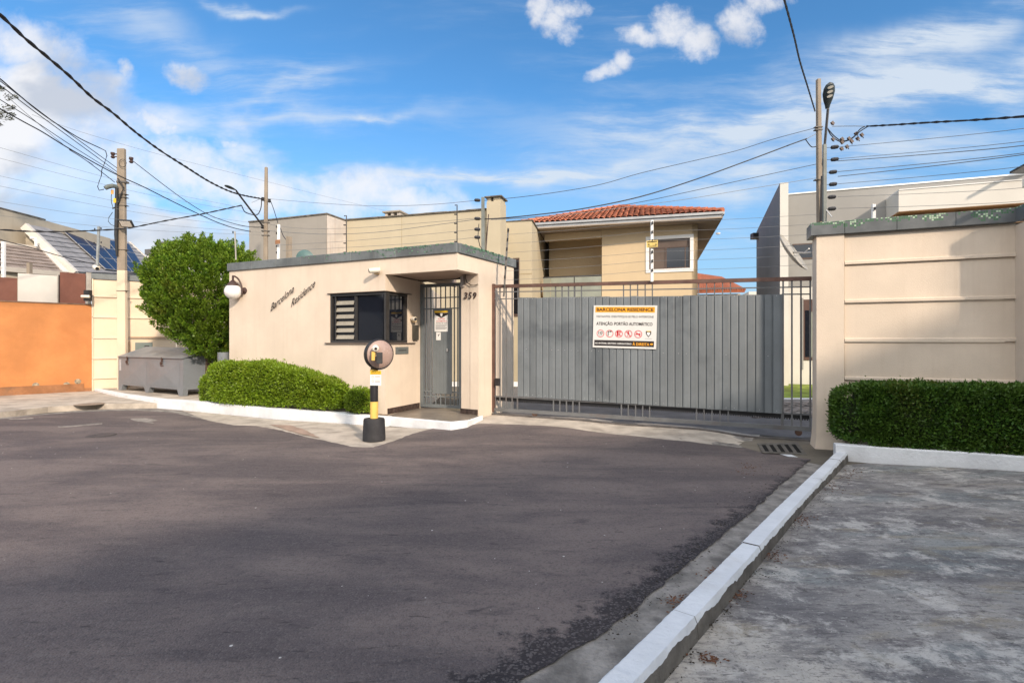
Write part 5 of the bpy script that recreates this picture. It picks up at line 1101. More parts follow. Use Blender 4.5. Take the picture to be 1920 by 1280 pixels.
rp = pole('utility_pole', 'tall tapered concrete pole behind the right boundary wall', 1531.5, 1549.5, 1527.8, 1539.8, 147, 11.0, concrete_pole, df=.5)
lampset('street lamp with three bright lenses on the right concrete pole', ray(1543, 310, 10.9), ray(1552.5, 204, 10.2), ray(1556, 165, 9.95) - ray(1552.5, 204, 10.2), (0, 1, .6), .50, .235, lens=True)
for y in (238, 243, 337): mb = MB(); mb.box(ray(1535.5, y, 11.0) + Vector((0, .03, 0)), (.16, .09, .02)); mb.build('strap', mat('strap', (.12, .11, .10)), rp)
mb = MB(); mb.tube([ray(1542, 330, 10.9), ray(1541, 360, 10.92), ray(1540, 415, 10.95)], .03, 6); mb.build('conduit', dark_metal, rp)
ep = fence_post('tall grey green electric fence post beside the right concrete pole', ray(1546, 271, 8.4), ray(1546, 440, 8.4), .026, mat('post_green', (.16, .18, .17), .6, .2, 5, .1), [])
for y, x in ((276, 1565), (299, 1565), (322.7, 1562), (345.5, 1562), (369.5, 1560), (391.5, 1560)):
    mb = MB(); mb.lathe([(.012, -.06), (.03, -.045), (.034, 0), (.03, .045), (.012, .06)], ray(x, y, 8.4), (.96, -.25, .05), 8); mb.tube([ray(1547, y + 1, 8.4), ray(x - 6, y + .5, 8.4)], .004, 4); mb.build('insulator', insul, ep)
mb = MB(); mb.tube([ray(1548, 392, 8.4), ray(1560, 407, 8.3)], .01, 5); mb.build('brace', alu, ep)
fence_post('tiny white fence post in front of the modern house above the mosaic coping', ray(1638, 383, 8.3), ray(1638, 412, 8.3), .025, white, [ray(1637.5, 392, 8.3)])

# fence posts on the guardhouse roof and the left wall
bk2 = .12
for px, y0, y1, lab in ((649.5, 404, 480, 'thin dark electric fence post on the guardhouse coping above its camera'), (857, 384, 458, 'thin dark electric fence post at the guardhouse roof corner')):
    t_ = thing('fence_post', lab, 'fence post', tuple(GF.at(px, y1, -bk2))); mb = MB(); mb.tube([GF.at(px, y1 + 4, -bk2), GF.at(px, y0, -bk2), GF.at(px - 4, y0 + 1, -bk2)], .010, 6); mb.build('post', dark_metal, t_)
    for k in range(4): mb = MB(); yy = y0 + 18 + k * 17; mb.tube([GF.at(px, yy, -bk2), GF.at(px - 5, yy, -bk2)], .012, 6); mb.build('insulator', insul, t_)
t_ = fence_post('thick grey green fence post rising behind the guardhouse roof corner', GP.at(905.5, 370, -.3), GP.at(905.5, 474, -.3), .032, mat('post_green'), [])
for y in (375.5, 410, 430, 445): mb = MB(); mb.lathe([(.012, -.06), (.03, -.045), (.034, 0), (.03, .045), (.012, .06)], GP.at(895, y, -.3), (1, .2, 0), 8); mb.build('insulator', insul, t_)
mb = MB(); mb.tube([GP.at(916, 402, -.4), GP.at(911, 470, -.4)], .012, 6); mb.build('stay', brown_metal, t_)
mb = MB(); mb.tube([GP.at(898, 420, -.28), GP.at(896, 445, -.28), GP.at(900, 462, -.28), GP.at(905, 468, -.2)], .008, 5); mb.build('slack_cable', cable, t_)
fence_post('white fence post with insulators beside the slim pole at left', GF.at(523, 421, -1.5), GF.at(522, 492, -1.5), .028, white, [GF.at(520, y, -1.5) for y in (426, 438, 462, 474)])
mb = MB(); A_ = GF.at(516, 458, -1.4); mb.prism([A_, GF.at(525, 457, -1.4), GF.at(525, 449, -1.4), GF.at(516, 450, -1.4)], GF.n * -.004); tag(mb.build('warning_plate', mat('plate_brown', (.32, .16, .08), .7, .3, 12, 0)), 'faded brown warning plate on the white post beside the slim pole', 'warning plate')
mb = MB(); mb.prism([GF.at(536, 443, -2.5), GF.at(541, 443, -2.5), GF.at(541, 492, -2.5), GF.at(536, 492, -2.5)], GF.n * -.12); tag(mb.build('stub_post', concrete_pole), 'short concrete stub post behind the guardhouse roof near the slim pole', 'post')
fence_post('thin pale fence post standing in the top of the conifer', ray(440.5, 434, 12.3), ray(443, 500, 12.3), .013, mat('post_pale', (.4, .38, .34), .6, .2, 5, .1), [ray(438, 436, 12.3), ray(438.5, 449, 12.3), ray(438.5, 463, 12.3)])
fence_post('grey steel fence post on the panel wall coping left of the concrete pole', ray(185.5, 425, 14.75), ray(182, 506, 14.75), .03, mat('post_steel', (.27, .29, .29), .5, .2, 5, .1), [ray(180, 430, 14.7), ray(192, 429, 14.7), ray(179, 456, 14.7), ray(192, 455, 14.7)])
fence_post('white fence post with insulators at the far left edge', ray(6.5, 453, 14.6), ray(7, 522, 14.6), .04, white, [ray(4, y, 14.5) for y in (459, 468, 487, 497, 510)])
mb = MB(); c = ray(572, 484, 11.6); mb.lathe([(.01, -.005), (.19, -.0), (.19, .015), (.1, .04)], c, (.25, -.96, .1), 24); tag(mb.build('dish_antenna', mat('teal_dish', (.06, .13, .13), .5, .2, 4, 0), smooth=True), 'small dark teal dish peeping over the guardhouse roof', 'dish')
# satellite dish
sd_ = thing('satellite_dish', 'satellite dish seen edge-on behind the right gate pillar', 'satellite dish', tuple(ray(1487, 473, 8.6)))
mb = MB(); c = ray(1487, 473, 8.6); axd = Vector((-.86, -.14, -.47)).normalized()
mb.lathe([(.36, 0), (.362, .012), (.30, -.03), (.2, -.055), (.05, -.07), (.01, -.072)], c, (Vector((.75, -.41, .53)) + Vector((-.10, -.18, 0)) * 1.0).normalized(), 36); mb.build('reflector', mat('dish_grey', (.42, .39, .33), .5, .15, 5, 0), sd_, smooth=True)
mb = MB(); mb.tube([c, ray(1508, 474, 8.3), ray(1522, 473, 7.9)], .014, 6); mb.tube([ray(1508, 474, 8.3), ray(1517, 466, 8.1)], .01, 6); mb.build('arm', alu, sd_)

# ================================================================ overhead cables
def wire(pts, Y0, Y1, r, label, m=cable, cat='cable', name='overhead_cable', group=None, twist=0., noextend=False):
    P = [(p[0], p[1]) for p in pts]; xs = [0]
    for i in range(1, len(P)): xs.append(xs[-1] + math.hypot(P[i][0] - P[i - 1][0], P[i][1] - P[i - 1][1]))
    L = xs[-1]; W = []
    for i, p in enumerate(P):
        t = xs[i] / L; Y = 1 / ((1 - t) / Y0 + t / Y1); W.append(ray(p[0], p[1], Y))
    if len(W) > 2:
        out = []
        for i in range(len(W) - 1):
            p0, p1, p2_, p3 = W[max(i - 1, 0)], W[i], W[i + 1], W[min(i + 2, len(W) - 1)]
            for k in range(5):
                t = k / 5; out.append(.5 * ((2 * p1) + (p2_ - p0) * t + (2 * p0 - 5 * p1 + 4 * p2_ - p3) * t * t + (3 * p1 - p0 - 3 * p2_ + p3) * t ** 3))
        W = out + [W[-1]]
    if not 0 <= P[0][0] <= 1920 or P[0][1] < 0: W.insert(0, W[0] + (W[0] - W[1]).normalized() * 9)
    if not 0 <= P[-1][0] <= 1920: W.append(W[-1] + (W[-1] - W[-2]).normalized() * 9)
    mb = MB()
    if twist:
        D = [W[0]]
        for i in range(len(W) - 1):
            n = max(1, int((W[i + 1] - W[i]).length / (twist / 5)))
            for k in range(1, n + 1): D.append(W[i].lerp(W[i + 1], k / n))
        s = 0; pr = D[0]
        for ph in (0, math.pi):
            Q = []; s = 0; pr = D[0]
            for q in D: s += (q - pr).length; pr = q; a = s / twist * 6.283 + ph; Q.append(q + Vector((math.cos(a) * .5, .5 * math.cos(a), math.sin(a))) * r * .75)
            mb.tube(Q, r * .75, 5)
    else: mb.tube(W, r, 5)
    return tag(mb.build(name, m), label, cat, group)
wire([(-40, 2), (0, 28), (47, 72), (90, 108), (133, 145), (173, 183), (213, 213), (253, 247), (300, 282), (347, 312), (397, 343), (443, 363), (492, 373)], 6, 15.5, .019, 'thick twisted black cable falling across the sky from top left to the slim pole', twist=.5)
wire([(1463, -30), (1470.7, 0), (1488.7, 67.5), (1500, 116), (1515, 165), (1528, 208)], 6, 11, .016, 'twisted black cable coming down from the top to the right pole', twist=.4)
wire([(2000, 212), (1920, 218.5), (1830, 225), (1740, 230), (1680, 234), (1625, 237)], 7, 10.6, .016, 'thick black cable running right from the right concrete pole', twist=.5)
wire([(1625, 237), (1600, 236.6), (1560, 237)], 10.6, 10.9, .007, 'thin guy wire joining the thick right cable to its pole', wire_m)
for j, q in enumerate([[(1622, 237), (1612, 243), (1600, 257), (1585, 264), (1575, 263), (1562, 253), (1551, 240)], [(1626, 238), (1612, 247), (1597, 260), (1580, 266), (1568, 262), (1557, 252), (1552, 242)]]): wire(q, 10.6, 10.9, .011, ('inner' if j == 0 else 'outer') + ' slack black cable loop hanging beside the right pole and lamp arm', group='slack loops at the right pole')
cn = thing('cable_connectors', 'cluster of small dark cable connectors hanging from the loop at the right pole', 'connectors', tuple(ray(1590, 268, 10.7)))
for x, y in ((1562, 261), (1579, 261), (1579, 267), (1592, 260), (1597, 265), (1578, 279), (1588, 275), (1608, 260), (1561, 231), (1605, 251), (1616, 253)):
    mb = MB(); mb.box(ray(x, y, 10.7), (.05, .04, .07), (Vector((.8, 0, .6)), Vector((0, 1, 0)), Vector((-.6, 0, .8)))); mb.tube([ray(x, y, 10.7), ray(x + random.uniform(-1, 4), y + random.uniform(3, 7), 10.7)], .009, 5); mb.build('connector', brown_metal, cn)
wire([(1527, 240.5), (1450, 261), (1380, 283), (1290, 304), (1200, 325), (1130, 345), (1060, 358), (980, 369), (907, 376)], 11, 10.2, .006, 'thin cable from the right pole to the post behind the guardhouse roof')
wire([(893, 376), (800, 384), (700, 386), (600, 381), (506, 373)], 10.2, 15.5, .005, 'very thin cable sagging behind the guardhouse roof to the slim pole', wire_m)
wire([(1513, 260), (1480, 272), (1400, 302), (1300, 338), (1200, 369), (1100, 390), (1020, 401), (940, 409), (895, 411)], 11, 10.2, .012, 'black cable sagging from the right pole over the red tiled roof')
wire([(1530, 251), (1513, 260)], 11, 11, .006, 'short thin tie between the right pole and the sagging black cable', wire_m); wire([(1510, 261), (1518, 272), (1523, 276), (1530, 275)], 11, 11, .010, 'short drip loop hooking into the left side of the right pole')
wire([(1530, 308), (1400, 336), (1290, 360), (1200, 379), (1080, 399), (1000, 407), (920, 411)], 11, 10.2, .006, 'thin cable below the sagging black cable, left of the right pole')
wire([(1530, 334), (1400, 355), (1290, 373), (1200, 385), (1080, 401), (1000, 409), (920, 412)], 11, 10.2, .005, 'lowest thin cable leaving the right pole towards the guardhouse', wire_m)
wire([(895, 411), (800, 424), (700, 436), (600, 439), (506, 433)], 10.2, 15.5, .006, 'thin dark wire crossing the long beige house towards the slim pole', wire_m)
wire([(895, 409), (780, 419), (650, 428), (560, 428), (506, 421)], 10.2, 15.5, .004, 'upper faint wire in front of the beige and grey houses', wire_m, group='faint wires before the beige house'); wire([(895, 445), (780, 456), (650, 464), (530, 470)], 10.2, 12, .004, 'lower faint wire in front of the beige and grey houses', wire_m, group='faint wires before the beige house')
wire([(895, 430), (780, 441), (650, 452), (520, 460)], 10.2, 12, .004, 'faint wire between the roof posts of the guardhouse', wire_m)
# right fence wires
ORD = ['topmost', 'second from the top', 'third from the top', 'fourth from the top', 'fifth from the top', 'sixth from the top', 'seventh from the top', 'lowest']
for k_, (y0, y1, r) in enumerate( ((276, 241, .004), (298, 265, .004), (302, 273, .006), (322, 287, .005), (331, 290, .006), (345, 312, .004), (369, 352, .003), (391, 377, .003))):
    wire([(1571, y0), (1740, lerp(y0, y1, .5) + 2), (1920, y1), (2050, y1 - 22)], 8.4, 6, r, 'thin wire from the right pole to the right edge, ' + ORD[k_] + ' of eight', wire_m, 'wire', 'fence_wire', 'fence wires right of the right pole')
for k, (y0, y1, y2) in enumerate(((440, 416, 402), (457, 434, 420), (474, 451, 439), (491, 472, 458), (508, 489, 477), (525, 507, 495))):
    wire([(948, y0), (1085, (y0 + y1) / 2 + 2), (1222, y1)], 9.6, 8.85, .0028, 'thin fence wire left of the white post on the gate, ' + ['topmost', 'second from the top', 'third from the top', 'fourth from the top', 'fifth from the top', 'lowest'][k], wire_m, 'wire', 'fence_wire', 'electric fence wires above the sliding gate')
    wire([(1222, y1), (1375, (y1 + y2) / 2 + 2), (1532, y2)], 8.85, 7.9, .0028, 'thin fence wire right of the white post on the gate, ' + ['topmost', 'second from the top', 'third from the top', 'fourth from the top', 'fifth from the top', 'lowest'][k], wire_m, 'wire', 'fence_wire', 'electric fence wires above the sliding gate')
# left bundle
wire([(-40, 120), (0, 148), (28, 172), (70, 207), (110, 235), (150, 260), (188, 278)], 9, 14.1, .013, 'upper black cable of the bundle ending left of the left concrete pole')
wire([(-40, 122), (0, 152), (60, 198), (120, 243), (219, 315)], 9, 14.4, .009, 'upper thin cable of the bundle reaching the left concrete pole from the upper left', group='bundle left of the concrete pole'); wire([(-40, 130), (0, 160), (60, 206), (130, 257), (219, 322)], 9, 14.4, .009, 'middle thin cable of the bundle reaching the left concrete pole from the upper left', group='bundle left of the concrete pole')
wire([(-40, 160), (0, 187), (60, 224), (140, 277), (219, 326)], 9, 14.4, .008, 'lowest thin cable of the bundle reaching the left concrete pole from the upper left', group='bundle left of the concrete pole')
wire([(10, 178), (60, 222), (130, 280), (175, 309)], 10, 13.6, .005, 'thin grey wire below the cable bundle at upper left', wire_m)
wire([(-40, 180), (0, 204), (45, 229), (80, 248), (120, 273), (160, 296), (200, 318), (230, 333), (270, 351), (330, 381), (400, 414), (440, 428), (470, 434)], 9, 15.3, .012, 'black cable passing the left pole and sinking behind the conifer')
wire([(130, 281), (160, 300), (200, 330), (215, 342)], 13, 14.35, .010, 'short cable branching down to the service bend of the left pole')
wire([(248, 301), (275, 322), (310, 349), (350, 378), (390, 402), (430, 417), (465, 425), (492, 426)], 14.4, 15.4, .010, 'dark cable sagging from the left concrete pole to the slim pole')
wire([(-30, 428), (0, 430.5), (60, 434), (130, 434), (200, 431), (245, 427), (310, 414), (380, 401), (453, 385)], 11, 14.8, .015, 'thick black cable crossing low in front of the solar roof', twist=.5)
wire([(453, 385), (458, 396), (464, 400), (476, 403), (483, 402), (489, 391), (490, 375), (486, 372)], 14.8, 15.4, .014, 'black drip loop beside the slim pole under the lamp arm')
wire([(-30, 440), (0, 449.5), (60, 465), (120, 482), (176, 495)], 12, 14.7, .011, 'black cable slanting down across the grey roofs at left')
wire([(472, 380), (486, 374)], 14.9, 15.4, .005, 'thin tie between the low black cable and the slim pole', wire_m)
for k_, (y0, y1) in enumerate(((277, 396), (297, 402), (330, 420), (349, 428), (378, 436), (404, 440))):
    wire([(-30, y0 - 5), (0, y0), (160, lerp(y0, y1, .33) + 6), (320, lerp(y0, y1, .67) + 6), (488, y1)], 10, 15.5, .0032, 'faint wire low in the left sky, ' + ORD[k_ if k_ < 5 else 7] + ' of six', wire_m, 'wire', 'fence_wire', 'faint wires low in the left sky')
wire([(60, 215), (150, 247), (300, 290), (490, 338), (600, 366), (720, 395)], 16, 30, .005, 'very faint distant wire above the slim pole', wire_m)
wire([(507, 376), (513, 392), (521, 418)], 15.5, 14.6, .010, 'dark cable dropping from the slim pole to the white fence post'); wire([(524, 422), (530, 440), (536, 449)], 14.6, 14, .010, 'dark cable from the white fence post down to the concrete stub')

# ================================================================ red roofed house
def wbox(pl, x0, x1, z0, z1, th, off, m, name, parent): mb = MB(); slab(mb, pl, x0, x1, z0, z1, th, off=off); return mb.build(name, m, parent)
H = Pl((3.5, 20), (6.86, 18.9)); hb = -H.n
rh = thing('tiled_house', 'beige house with red clay hip roof and balcony beyond the sliding gate', 'house', (4.5, 22, 0))
HW = Pl((3.5, 20), (6.86, 18.91))
e1 = HW.pt(1308, 0); e0 = HW.pt(1128.5, 0); eL = HW.pt(1021, 0)
mb = MB(); slab2(mb, HW, e0, e1, 0, 4.10, .2); slab2(mb, HW, e0, HW.pt(1212.5, 0), 4.1, 5.46, .2); slab2(mb, HW, HW.pt(1299, 0), e1, 4.1, 5.46, .2); slab2(mb, HW, e0, e1, 5.46, 5.84, .2)
mb.prism([V3(e1, 0), V3(e1, 0) + hb * 12, V3(e1, 0) + hb * 12 - HW.d * .2, V3(e1, 0) - HW.d * .2], (0, 0, 5.84))
mb.prism([V3(e0, 0) + hb * .2, V3(e0, 0) + hb * 1.4, V3(e0, 0) + hb * 1.4 + HW.d * .2, V3(e0, 0) + hb * .2 + HW.d * .2], (0, 0, 5.84))
mb.build('wall', house_beige, rh)
RB = HW.moved(-1.4); mb = MB(); lw = RB.pt(1029.5, 0); slab2(mb, RB, lw, e0 + hb * 1.4, 0, 5.84, .2); mb.prism([V3(lw, 0) - RB.n * .2, V3(lw, 0) + hb * 10, V3(lw, 0) + hb * 10 + HW.d * .2, V3(lw, 0) + HW.d * .2 - RB.n * .2], (0, 0, 5.84)); mb.build('wall', house_beige, rh)
mb = MB(); slab2(mb, HW, eL, e0 - HW.d * .01, 5.56, 5.83, .22); mb.build('beam', house_beige, rh); mb = MB(); slab2(mb, HW, eL, e0 - HW.d * .01, 2.9, 3.2, 1.38); mb.build('balcony_slab', house_beige, rh)
eaveL, eaveR = Vector((.08, 20.0, 0)), Vector((7.42, 18.02, 0)); ed = (eaveR - eaveL).normalized(); eb = Vector((-ed.y, ed.x, 0)); W_ = (eaveR - eaveL).length; DP_ = 14.5
Z0, Z1 = 6.06, 7.42
c0, c1, c2, c3 = eaveL, eaveR, eaveR + eb * DP_, eaveL + eb * DP_
mb = MB(); mb.prism([V3(p, 5.845) for p in (c0, c1, c2, c3)], (0, 0, .04)); mb.build('soffit', soffit_m, rh)
ap0, ap1 = c0 + ed * W_ / 2 + eb * W_ / 2, c0 + ed * W_ / 2 + eb * (DP_ - W_ / 2)
mb = MB(); b = .02; q = [V3(p, Z0 - .02) for p in (c0, c1, c2, c3)] + [V3(ap0, Z1 - .03), V3(ap1, Z1 - .03)]
mb.add(q, [(0, 1, 4), (1, 2, 5, 4), (2, 3, 5), (3, 0, 4, 5), (3, 2, 1, 0)]); mb.build('roof', tile_dark, rh)
gt_ = MB()
for a, b_ in ((c0, c1), (c1, c2), (c3, c2), (c0, c3)):
    d_ = (b_ - a).normalized(); o_ = Vector((d_.y, -d_.x, 0)); o_ = o_ if o_.dot((a + b_) / 2 - (c0 + c2) / 2) > 0 else -o_
    A_ = a - o_ * .02 ; gt_.prism([V3(a, 5.885), V3(b_, 5.885), V3(b_, 5.885) - o_ * .05, V3(a, 5.885) - o_ * .05], (0, 0, .09))
    gt_.prism([V3(a, 5.98) + o_ * .06, V3(b_, 5.98) + o_ * .06, V3(b_, 5.98) - o_ * .06, V3(a, 5.98) - o_ * .06], (0, 0, .085))
gt_.build('gutter', gutter, rh)
# clay tiles on the front hip, one by one
tl = MB(); n = 6
for s_ in (0, 1):
    pass
tm_ = None
slope = math.atan2(Z1 - Z0, W_ / 2); up = (eb * math.cos(slope) + Vector((0, 0, math.sin(slope)))); nr_ = (-eb * math.sin(slope) + Vector((0, 0, math.cos(slope)))); SL = W_ / 2 / math.cos(slope)
TW, TL_ = .205, .40
mb = MB(); V = []
for j in range(2):
    for i in range(7):
        a = math.pi * i / 6; V.append((-math.cos(a) * TW * .47, j * .46 - .02, math.sin(a) * .062 + (.028 if j == 0 else .0)))
F_ = [(i, i + 1, i + 8, i + 7) for i in range(6)] + [(0, 7, 13, 6)]
mb.add(V, F_)
me_t = bpy.data.meshes.new('tile'); me_t.from_pydata(mb.v, [], mb.f); me_t.materials.append(tile_red)
tr = Matrix((ed, up, nr_)).transposed().to_4x4(); rl = Vector(rh.location); cnt = 0
rows = int(SL / TL_)
def put_tile(x, y, jit=True):
    o = bpy.data.objects.new('roof_tile', me_t); p = V3(c0, Z0) + ed * x + up * y + nr_ * .0
    m_ = tr.copy(); o.matrix_world = Matrix.Translation(p - rl) @ m_ @ Matrix.Rotation(random.uniform(-.03, .03), 4, 'Z'); o.parent = rh; link(o)
tiles = []
for r_i in range(rows + 1):
    y = r_i * TL_ - .03; lim = y * math.cos(slope) + .05
    x = TW / 2
    while x < W_:
        if lim < x < W_ - lim: tiles.append((x, y))
        x += TW
for x, y in tiles[:300]: put_tile(x, y)
# side slopes carry ribbed tiling joined into one part
rb = MB()
for (A_, B_, dd, uu) in ((c1, c2, eb, -ed), (c0, c3, eb, ed)):
    upv = (uu * math.cos(slope) + Vector((0, 0, math.sin(slope)))); x = .1
    while x < DP_:
        ln = min(x, DP_ - x, W_ / 2) / math.cos(slope)
        if ln > .2: rb.tube([V3(A_, Z0 + .02) + dd * x, V3(A_, Z0 + .02) + dd * x + upv * ln], .06, 5)
        x += .21
for a, b_ in ((V3(c0, Z0), V3(ap0, Z1)), (V3(c1, Z0), V3(ap0, Z1)), (V3(ap0, Z1), V3(ap1, Z1))):
    n = int((b_ - a).length / .33)
    for k in range(n): p, q_ = a.lerp(b_, k / n), a.lerp(b_, (k + 1.08) / n); rb.tube([p + Vector((0, 0, .05)), q_ + Vector((0, 0, .035))], [.105, .085], 8)
rb.build('ridge_and_side_tiles', tile_red, rh, kind='stuff')
# window of the house
wn = MB()
def fr4(pl, x0, x1, z0, z1, t, th, off, mb_):
    slab(mb_, pl, x0, x1, z1 - t, z1, th, off=off); slab(mb_, pl, x0, x1, z0, z0 + t, th, off=off)
    a, b = pl.pt(x0, 0), pl.pt(x1, 0); d = pl.d
    slab2(mb_, pl, a, a + d * t, z0 + t, z1 - t, th, off=off); slab2(mb_, pl, b - d * t, b, z0 + t, z1 - t, th, off=off)
fr4(HW, 1210.8, 1300.5, 4.10, 5.47, .125, .16, .03, wn); win = wn.build('window', white, rh)
fm = MB(); fr4(HW, 1217, 1294, 4.225, 5.345, .05, .1, -.05, fm); slab(fm, HW, 1219, 1292, 5.02, 5.06, .05, off=-.05); slab(fm, HW, 1247, 1250, 4.27, 5.02, .05, off=-.05); slab(fm, HW, 1284, 1286, 4.27, 5.02, .05, off=-.055); fm.build('frame', bronze, win)
mb = MB(); slab(mb, HW, 1218, 1293, 5.05, 5.32, .05, off=-.065); slab(mb, HW, 1218, 1248, 4.25, 5.03, .03, off=-.07); mb.build('shutter', mat('shutter_brown', (.115, .085, .07), .6, .1, 3, .1), win)
mb = MB(); slab(mb, HW, 1248, 1293, 4.25, 5.03, .01, off=-.08); mb.build('pane', glass_dark, win)
# balcony rail
rl_ = MB(); slab(rl_, HW, 1018, 1128, 4.06, 4.11, .05, off=-.0); slab(rl_, HW, 1076, 1077.4, 3.2, 4.06, .04, off=-.002); slab(rl_, HW, 1018, 1128, 3.2, 3.25, .05, off=-.0); brl = rl_.build('balcony_rail', dark_metal, rh)
for a, b in ((1018.5, 1032), (1032.5, 1075.8), (1077.6, 1127.5)): mb = MB(); slab(mb, HW, a, b, 3.26, 4.05, .012, off=-.01); mb.build('glass_panel', glass_green, rh)
for p in (ray(1000, 451, 20.6), ray(1346.5, 438, 22.5)): mb = MB(); mb.lathe([(.08, -.03), (.1, .03)], p, (0, 0, 1), 12); mb.build('soffit_lamp', white, rh)

# far small house beyond it
fh = thing('far_house', 'small far house with red tiled roof and green wall between the two houses', 'house', (13.5, 34, 0))
FP = Pl((12, 34), (16, 33)); 
mb = MB(); slab(mb, FP, 1290, 1400 - 12, 0, 4.6, 6); mb.build('wall', house_beige, fh); mb = MB(); slab(mb, FP, 1326, 1366, 3.0, 4.3, .1, off=.05); mb.build('green_panel', green_wall, fh)
mb = MB(); slab(mb, FP, 1312, 1324, 3.9, 4.4, .1, off=.05); slab(mb, FP, 1312, 1321, 2.8, 3.6, .1, off=.05); mb.build('window', glass_dark, fh)
mb = MB(); A_, B_ = FP.pt(1286, 4.75, .6), FP.pt(1397, 4.75, .6); C_, D_ = FP.pt(1352, 6.0, -3) , FP.pt(1300, 6.35, -3); mb.prism([A_, B_, C_, D_], (0, .05, -.12)); mb.build('roof', tile_red, fh)
rb = MB()
for k in range(26): t = k / 25; rb.tube([A_.lerp(B_, t) + Vector((0, 0, .05)), D_.lerp(C_, t) + Vector((0, 0, .05))], .07, 5)
rb.build('roof_tile_rows', tile_red, fh, kind='stuff')
mb = MB(); slab(mb, Pl((17.0, 36), (19, 35.5)), 1404, 1440, 0, 5.0, 3); far_b = tag(mb.build('far_block', modern_white), 'tiny pale block far behind, beside the modern house', 'building')

# ================================================================ long beige house and grey house (left back)
B2 = Pl((-6.07, 18.5), (-.97, 17.0)); lb = thing('long_house', 'long plain beige house with two chimneys behind the guardhouse', 'house', (-3, 19, 0))
mb = MB(); slab(mb, B2, 640, 911, 0, 5.86, 6); mb.build('wall', house_khaki, lb)
mb = MB(); x = 645
cuts = [640, 676, 712, 753.4, 795, 838, 875, 912]
for i in range(7): mb = MB(); slab(mb, B2, cuts[i] + .2, cuts[i + 1] - .2, 5.86, 5.90 + random.uniform(-.008, .008), .3, off=.05); mb.build('coping', mat('dirty_coping', (.13, .115, .095), .9, .4, 6, .5, stain=.6, stain_c=(.3, .27, .2)), lb)
mb = MB(); slab(mb, B2, 753, 753.8, 0, 5.86, .02, off=.006); mb.build('joint', mat('joint', (.38, .31, .2), .9, .1, 3, .1), lb)
ch = MB(); slab(ch, B2, 694.5, 723, 5.90, 6.12, .6, off=-1.0); slab(ch, B2, 694.5, 699, 6.12, 6.30, .6, off=-1.0); slab(ch, B2, 706, 711, 6.12, 6.30, .6, off=-1.0); slab(ch, B2, 718, 723, 6.12, 6.30, .6, off=-1.0); c_ = ch.build('chimney', house_peel, lb); ch = MB(); slab(ch, B2, 691, 726, 6.30, 6.35, .75, off=-.92); ch.build('cap', concrete, c_)
ch = MB(); slab(ch, B2, 917, 943, 0, 6.05, .6, off=.25); c_ = ch.build('chimney', house_khaki, lb); ch = MB(); slab(ch, B2, 914, 945.5, 6.18, 6.22, .7, off=.30); ch.build('cap', mat('dirty_coping'), c_); ch = MB(); slab(ch, B2, 918, 924.5, 6.05, 6.18, .55, off=.23); slab(ch, B2, 929.5, 942, 6.05, 6.18, .55, off=.23); ch.build('flue', house_khaki, c_)
B3 = Pl((-.40, 18.7), (.71, 18.4)); B3s = Pl((.71, 18.4), (1.72, 23.9))
mb = MB(); a = Vector((-1.4, 18.97, 0)); b = Vector((.71, 18.4, 0)); c_ = Vector((2.05, 25.7, 0)); mb.prism([a, b, c_, Vector((-1.4, 25.7, 0))], (0, 0, 5.84)); mb.build('wall', house_khaki, lb)
mb = MB(); mb.prism([V3(a, 5.84), V3(b, 5.84) + Vector((.03, -.04, 0)), V3(c_, 5.84) + Vector((.05, 0, 0)), V3(c_, 5.84) - Vector((.25, 0, 0)), V3(b, 5.84) + Vector((-.2, .25, 0)), V3(a, 5.84) + Vector((0, .3, 0))], (0, 0, .04)); mb.build('coping', mat('dirty_coping'), lb)
wn = MB(); slab(wn, B3, 962, 974, 2.4, 4.52, .06, off=.02); w1 = wn.build('window', bronze, lb); wn = MB(); slab(wn, B3, 963.5, 972.5, 2.5, 4.45, .02, off=.026); wn.build('pane', glass_dark, w1)
mb = MB(); slab(mb, B3, 974, 997, 3.92, 3.95, .02, off=.008); mb.build('joint', mat('joint'), lb)
G3 = Pl((-9.6, 18.7), (-6.34, 17.5)); g3 = thing('grey_house', 'windowless grey house block with a peeling right side behind the slim pole', 'house', (-8, 18.5, 0))
mb = MB(); a, b = G3.pt(467, 0), Vector((-6.34, 17.5, 0)); c_ = Vector((-6.02, 18.62, 0)); mb.prism([a, b, b + Vector((-.05, .5, 0)), a + Vector((.9, 2.2, 0))], (0, 0, 5.84)); mb.build('wall', house_grey, g3)
mb = MB(); mb.prism([b + Vector((.012, .0, 0)), b + Vector((.67, 1.9, 0)), b + Vector((.5, 1.9, 0)), b + Vector((-.06, .1, 0))], (0, 0, 5.835)); mb.build('side_wall', house_peel, g3)
mb = MB(); mb.prism([V3(a, 5.84) + Vector((-.02, -.03, 0)), V3(b, 5.84) + Vector((.03, -.04, 0)), V3(b, 5.84) + Vector((.7, 1.9, 0)), V3(a, 5.84) + Vector((.9, 2.2, 0))], (0, 0, .045)); mb.build('coping', mat('dirty_coping'), g3)

